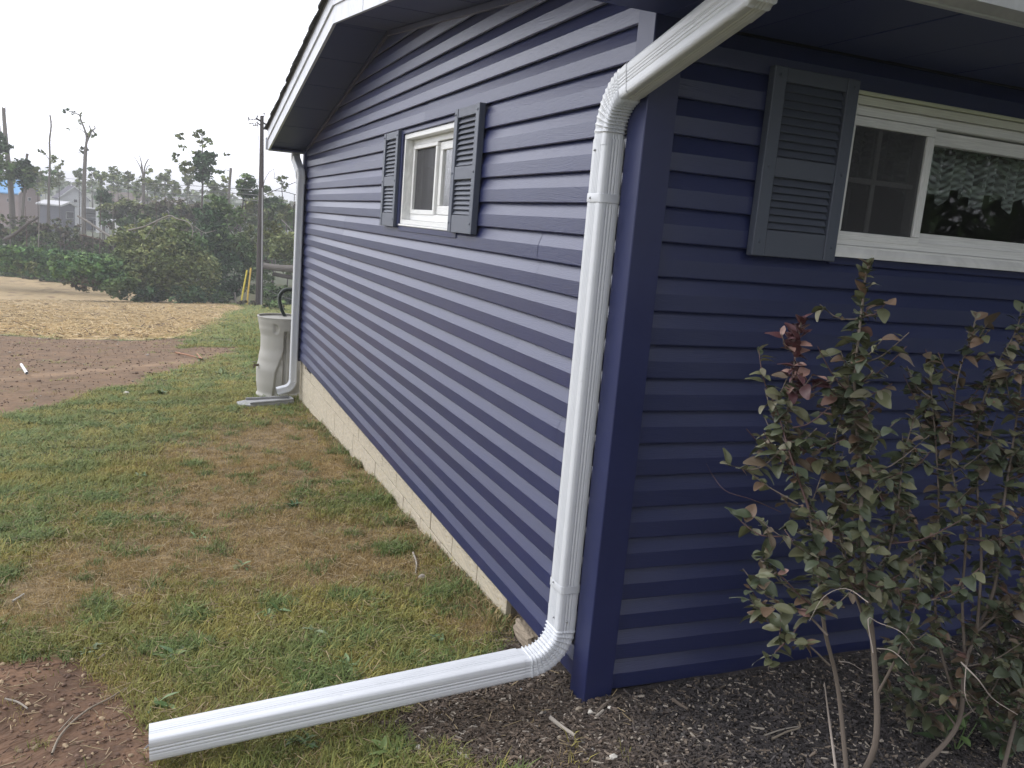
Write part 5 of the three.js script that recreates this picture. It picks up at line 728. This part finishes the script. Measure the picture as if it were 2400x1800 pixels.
  log('thin fallen pole lying below the pale fallen trunk', [[186, 550], [210, 555], [232, 562]], 51, 3, 2.5, 3);
  log('thick fallen trunk lying level right of the utility pole', [[610, 622], [650, 628], [690, 630], [730, 634]], 44, 15, 17, 0);
  log('second thinner fallen trunk under the thick one', [[640, 642], [670, 648], [720, 656]], 44.3, 9, 11, 1);
  log('leaning dead limb between the pole and the fallen trunk', [[612, 560], [628, 585], [642, 600], [648, 604]], 45, 6, 3, 1);
  log('curved dead stem leaning in front of the leafy tree by the pole', [[548, 540], [562, 522], [572, 500], [577, 470]], 50, 3.2, 2, 1);
  log('pale dead branch standing out at the left of the far downspout', [[660, 515], [675, 530], [688, 545]], 50, 3, 1.6, 2);
  for (const [u, v0, v1, label] of [[484, 670, 704, 'short weathered fence post in front of the dark ivy column'], [553, 685, 708, 'short leaning post near the yellow markers'], [72, 612, 640, 'pale dead stalk at the left end of the thicket']]) { const b = ground(u, v1 + 2), t = b.clone().sub(camera.position).dot(V(0, 0, -1).applyQuaternion(camera.quaternion)); obj('post', tube([b.clone().add(V(0, -0.1, 0)), at(u - 3, v0, t)], 0.05, 0.045, 7), barks[2], label, 'post'); }
  // utility pole
  const pb = ground(607, 716), pt = pb.clone().sub(camera.position).dot(V(0, 0, -1).applyQuaternion(camera.quaternion));
  console.log('pole', pb.toArray().map((x) => x.toFixed(2)).join(), pt.toFixed(2));
  {
    const k = px(pt), q = thing('utility_pole', [0, 0, 0], 'tall dark wooden utility pole with crossarms beside the roof edge', 'utility pole'), wood = std(C(0.05, 0.04, 0.036), 0.9, { map: dirtT }), grey = std(C(0.32, 0.32, 0.33), 0.6), ins = std(C(0.2, 0.19, 0.19), 0.4);
    part('pole', tube([V(pb.x, pb.y - 0.3, pb.z), at(610, 560, pt), at(612.5, 420, pt), at(614, 272, pt)], 8.5 * k, 4.2 * k, 12, 12), wood, q);
    part('conduit', tube([at(612.5, 716, pt - 0.22), at(614.5, 560, pt - 0.2), at(615, 440, pt - 0.16)], 1.6 * k, 1.4 * k, 8, 8), grey, q);
    const armTube = (a, b, w) => part('crossarm', tube([a, b], w * k, w * k, 6, 2), wood, q);
    armTube(at(600, 277, pt - 0.3), at(624, 292, pt + 0.4), 2.2); armTube(at(601, 286, pt - 0.25), at(618, 300, pt), 1.4);
    for (const [a, b] of [[[582, 279], [602, 281]], [[583, 289], [604, 291]], [[592, 294], [606, 294]]]) part('insulator', [tube([at(...a, pt), at(...b, pt)], 0.7 * k, 0.7 * k, 6, 2), ...[0.15, 0.45, 0.75].map((f) => { const g = new THREE.SphereGeometry(1.7 * k, 8, 6); const c = at(lerp(a[0], b[0], f), lerp(a[1], b[1], f), pt); g.translate(c.x, c.y, c.z); return strip(g); })], ins, q);
    for (const [u, v] of [[603, 272], [619, 266], [582, 276]]) part('insulator', [tube([at(u, v + 8, pt), at(u, v, pt)], 0.9 * k, 0.9 * k, 6, 2), (() => { const g = new THREE.CylinderGeometry(1.6 * k, 2.2 * k, 3 * k, 8), c = at(u, v, pt); g.translate(c.x, c.y, c.z); return strip(g); })()], ins, q);
    part('down_wire', tube([at(603, 283, pt - 0.2), at(606, 330, pt - 0.25)], 0.7 * k, 0.6 * k, 5, 3), ins, q);
    const wm = std(C(0.05, 0.05, 0.055), 0.6), wire = (label, P) => obj('power_line', tube(P.map(([u, v, t]) => at(u, v, t)), 0.016, 0.016, 4, 24), wm, label, 'cable');
    wire('upper cable running left from the pole above the thicket', [[612, 446, pt], [480, 437, pt + 10], [350, 430, pt + 24], [180, 420, pt + 45], [-60, 400, pt + 80]]);
    wire('lower cable running left from the pole across the bushes', [[612, 471, pt], [500, 462, pt + 8], [389, 453, pt + 20], [200, 436, pt + 40], [-60, 412, pt + 70]]);
    wire('middle cable running left from the pole near the ivy tree', [[612, 458, pt], [500, 449, pt + 9], [380, 440, pt + 22], [180, 428, pt + 42], [-60, 406, pt + 74]]);
    wire('cable rising right from the pole behind the far downspout', [[614, 459, pt], [650, 444, pt + 1], [700, 424, pt + 2], [900, 340, pt + 6]]);
    wire('cable sagging right from the pole behind the sparse tree', [[614, 448, pt], [660, 448, pt + 1], [700, 458, pt + 2], [900, 500, pt + 6]]);
    obj('power_line', tube([at(614, 674, pt - 0.2), at(650, 690, pt - 3), at(700, 708, pt - 6)], 0.012, 0.012, 4, 8), wm, 'thin guy cable low down to the right of the pole foot', 'cable');
    const yl = std(C(0.62, 0.52, 0.06), 0.5), mk = (a, b, label, mat) => { const t = pt - 0.9, p = at(...a, t); obj('guy_marker', tube([p.clone().add(V(0, -0.25, 0)), p, at(...b, t)], 0.04, 0.04, 8), mat, label, 'marker'); };
    mk([566, 707], [579, 633], 'left yellow guy wire guard leaning beside the pole', yl); mk([580, 701], [588, 628], 'right yellow guy wire guard leaning beside the pole', std(C(0.6, 0.42, 0.08), 0.5));
    part('bollard', tube([at(687, 560, pt + 12), at(690, 455, pt + 12)], 1.2 * k, 1 * k, 6, 2), wood, thing('utility_pole', [0, 0, 0], 'thin distant pole just left of the far downspout', 'utility pole')).name = 'pole';
    // heap of litter at the marker feet
    bush('small heap of dry brush at the feet of the yellow markers', pt - 1.3, [[575, 710, 18, 4, 320], [592, 710, 12, 4, 160]], 'brown', 0.07);
  }
  // far houses: gable boxes with walls, roofs, windows
  function farHouse(name, label, t, u, vBase, w, hEave, hRidge, len, yaw, wallC, roofC, wins, extra) {
    const k = px(t), o = at(u, vBase, t), g = thing(name, [o.x, o.y, o.z], label, 'house'); g.rotation.y = camera.rotation.y + yaw;
    const W = w * k / 2, E = hEave * k, Rg = hRidge * k, L = len * k / 2, wm = std(C(...wallC), 0.8, { map: dirtT }), rm = std(C(...roofC), 0.9, { map: dirtT });
    const s = new THREE.Shape(); s.moveTo(-W, -3); s.lineTo(W, -3); s.lineTo(W, E); s.lineTo(0, Rg); s.lineTo(-W, E); s.closePath(); const bg = new THREE.ExtrudeGeometry(s, { depth: 2 * L, bevelEnabled: false }); bg.translate(0, 0, -L); part('wall', strip(bg), wm, g);
    const sl = (d) => { const q = new THREE.Shape(), ov = 0.25, dx = W + ov, y0 = E - (Rg - E) / W * ov; q.moveTo(0, Rg + 0.03); q.lineTo(d * dx, y0 + 0.03); q.lineTo(d * dx, y0 + 0.2); q.lineTo(0, Rg + 0.22); q.closePath(); const e = new THREE.ExtrudeGeometry(q, { depth: 2 * L + 0.6, bevelEnabled: false }); e.translate(0, 0, -L - 0.3); return strip(e); };
    part('roof', [sl(1), sl(-1)], rm, g); part('bargeboard', [[1, 1], [-1, 1]].map(([d]) => { const q = new THREE.Shape(); q.moveTo(0, Rg); q.lineTo(d * (W + 0.25), E - (Rg - E) / W * 0.25); q.lineTo(d * (W + 0.25), E - (Rg - E) / W * 0.25 + 0.2); q.lineTo(0, Rg + 0.22); q.closePath(); const e = new THREE.ExtrudeGeometry(q, { depth: 0.05, bevelEnabled: false }); e.translate(0, 0, L + 0.302); return strip(e); }), std(C(0.6, 0.6, 0.6), 0.7), g);
    for (const [side, a, y, ww, hh] of wins) { const f = part('window', side === 'g' ? box((a - ww / 2) * k, (a + ww / 2) * k, (y - hh / 2) * k, (y + hh / 2) * k, L, L + 0.06) : box(-W - 0.06, -W, (y - hh / 2) * k, (y + hh / 2) * k, (a - ww / 2) * k, (a + ww / 2) * k), std(C(0.6, 0.6, 0.6), 0.6), g); part('pane', side === 'g' ? box((a - ww / 2 + 0.7) * k, (a + ww / 2 - 0.7) * k, (y - hh / 2 + 0.7) * k, (y + hh / 2 - 0.7) * k, L + 0.062, L + 0.08) : box(-W - 0.08, -W - 0.062, (y - hh / 2 + 0.7) * k, (y + hh / 2 - 0.7) * k, (a - ww / 2 + 0.7) * k, (a + ww / 2 - 0.7) * k), std(C(0.03, 0.03, 0.035), 0.2), f); }
    return g;
  }
  farHouse('far_house', 'white gabled house with dark roof far beyond the thicket', 125, 168, 500, 62, 34, 60, 84, 0.62, [0.62, 0.63, 0.65], [0.06, 0.055, 0.075], [['g', 2, 30, 8, 7], ['s', -6, 22, 7, 9], ['s', 14, 22, 7, 9], ['g', -14, 16, 7, 8]]);
  farHouse('far_house', 'house with a blue tarp over its roof at the left edge', 118, 34, 484, 56, 32, 58, 96, 1.2, [0.28, 0.2, 0.18], [0.16, 0.4, 0.72], [['s', -20, 14, 8, 9], ['s', 16, 14, 8, 9], ['g', 0, 20, 8, 8]]);
  farHouse('far_house', 'low house with a wide brown roof right of the white house', 118, 300, 490, 70, 14, 34, 100, 1.35, [0.3, 0.27, 0.24], [0.13, 0.1, 0.085], [['s', -14, 6, 8, 7], ['s', 18, 6, 8, 7]]);
  farHouse('far_garage', 'low grey garage with pale roof edge in front of the white house', 106, 134, 512, 44, 30, 37, 60, 1.3, [0.14, 0.14, 0.17], [0.6, 0.6, 0.62], [['g', 6, 10, 22, 16]]);
  farHouse('far_house', 'pale low house half hidden by trees left of the utility pole', 112, 415, 498, 90, 16, 32, 60, 1.4, [0.38, 0.37, 0.36], [0.2, 0.19, 0.19], [['s', -10, 8, 8, 7], ['s', 12, 8, 8, 7]]);
  { // open white shed, white car, white post
    const t = 92, k = px(t), o = at(217, 524, t), s = thing('shed', [o.x, o.y, o.z], 'white open fronted shed with dark inside beyond the thicket', 'shed'), wm = std(C(0.7, 0.7, 0.72), 0.7); s.rotation.y = camera.rotation.y + 0.1;
    const B = (a, b, c, d, e, f) => box(a * k, b * k, c * k, d * k, e * k, f * k);
    part('roof', B(-27, 28, 33, 36, -30, 4), wm, s); part('wall', [B(-25.5, -24, -20, 33, -29, 2), B(8, 10, -20, 33, -29, 2), B(10, 26, -20, 33, -0.5, 2), B(-24, 26, -20, 33, -29, -27)], wm, s); part('inner_shelf', [B(-23, 7, 10, 11, -20, -8), B(-23, 7, 22, 23, -20, -8), B(-18, -8, -16, 8, -22, -14), B(-2, 5, -16, 6, -22, -12)], std(C(0.12, 0.12, 0.14), 0.8), s); part('window', B(14, 23, 8, 20, 2.01, 2.5), std(C(0.25, 0.26, 0.28), 0.4), s);
    const c = at(266, 524, 96), car = thing('parked_car', [c.x, c.y, c.z], 'white parked car partly hidden beside the open shed', 'car'); car.rotation.y = camera.rotation.y; const kc = px(96);
    const cs = new THREE.Shape(); [[-15, 0], [-15, 6], [-12, 8], [-7, 14], [6, 14], [11, 8.5], [16, 7.5], [17, 4], [17, 0]].forEach(([a, b], i) => i ? cs.lineTo(a * kc, b * kc) : cs.moveTo(a * kc, b * kc)); cs.closePath(); const cg = new THREE.ExtrudeGeometry(cs, { depth: 1.6, bevelEnabled: true, bevelSize: 0.05, bevelThickness: 0.08, bevelSegments: 2 }); part('body', strip(cg), std(C(0.75, 0.76, 0.78), 0.25), car);
    const gs = new THREE.Shape(); [[-10.5, 8.4], [-6.3, 13], [5.4, 13], [9.6, 8.6]].forEach(([a, b], i) => i ? gs.lineTo(a * kc, b * kc) : gs.moveTo(a * kc, b * kc)); gs.closePath(); const gg = new THREE.ExtrudeGeometry(gs, { depth: 0.02, bevelEnabled: false }); gg.translate(0, 0, 1.685); part('window', strip(gg), std(C(0.05, 0.055, 0.06), 0.15), car);
    for (const a of [-9, 10]) { const w = new THREE.CylinderGeometry(3.4 * kc, 3.4 * kc, 0.2, 18); w.rotateX(Math.PI / 2); w.translate(a * kc, 0, 1.62); part('wheel', strip(w), std(C(0.02, 0.02, 0.02), 0.8), car); }
    obj('marker_post', [tube([at(272, 560, 60), at(273, 528, 60)], 0.1, 0.1, 8), tube([at(273, 533, 60), at(280, 532, 60)], 0.09, 0.07, 8), tube([at(271, 530, 60), at(270, 522, 60)], 0.05, 0.04, 6)], std(C(0.62, 0.62, 0.6), 0.7), 'pale broken stump standing at the left top of the olive bush', 'stump');
  }
  // trees across the front yard, whose dark mass the front windows mirror
  for (const [x, z, hh, lab] of [[10, 9, 11, 'broad leafy tree across the front yard mirrored in the front window'], [15.5, 6, 10, 'leafy tree to the right of the front yard mirrored in the front window'], [22, 12, 12, 'far leafy tree beyond the right end of the front yard']]) {
    const y = H(x, z), g = thing('yard_tree', [x, y, z], lab, 'tree'); part('trunk', tube([V(0, -0.2, 0), V(0.1, hh * 0.3, 0), V(0, hh * 0.6, 0.1)], 0.28, 0.14, 9), barks[1], g);
    const P = [], K = []; for (let i = 0; i < 26000; i++) { const th = r() * 6.28, cz = 2 * r() - 1, q = Math.cbrt(r()), s0 = Math.sqrt(1 - cz * cz), lump = 1 + 0.3 * N3(Math.cos(th) * 2, cz * 2, Math.sin(th) * 2 + x); const px0 = Math.cos(th) * s0 * q * 4.4 * lump, py = hh * 0.54 + cz * q * hh * 0.47 * lump, pz = Math.sin(th) * s0 * q * 4.4 * lump, e = 0.17; const a = [r() - 0.5, r() - 0.5, r() - 0.5], b = [r() - 0.5, r() - 0.5, r() - 0.5], j = 0.7 + 0.6 * r(); P.push(px0 - e * a[0] * 2, py - e * a[1] * 2, pz - e * a[2] * 2, px0 + e * a[0] * 2, py + e * a[1] * 2, pz + e * a[2] * 2, px0 + e * b[0] * 2, py + e * b[1] * 2, pz + e * b[2] * 2); for (let k = 0; k < 3; k++) K.push(0.055 * j, 0.085 * j, 0.035 * j); }
    const ge = new THREE.BufferGeometry(); ge.setAttribute('position', new THREE.Float32BufferAttribute(P, 3)); ge.setAttribute('color', new THREE.Float32BufferAttribute(K, 3)); ge.computeVertexNormals(); part('crown', ge, foliageM, g);
  }
}
renderer.render(scene, camera);
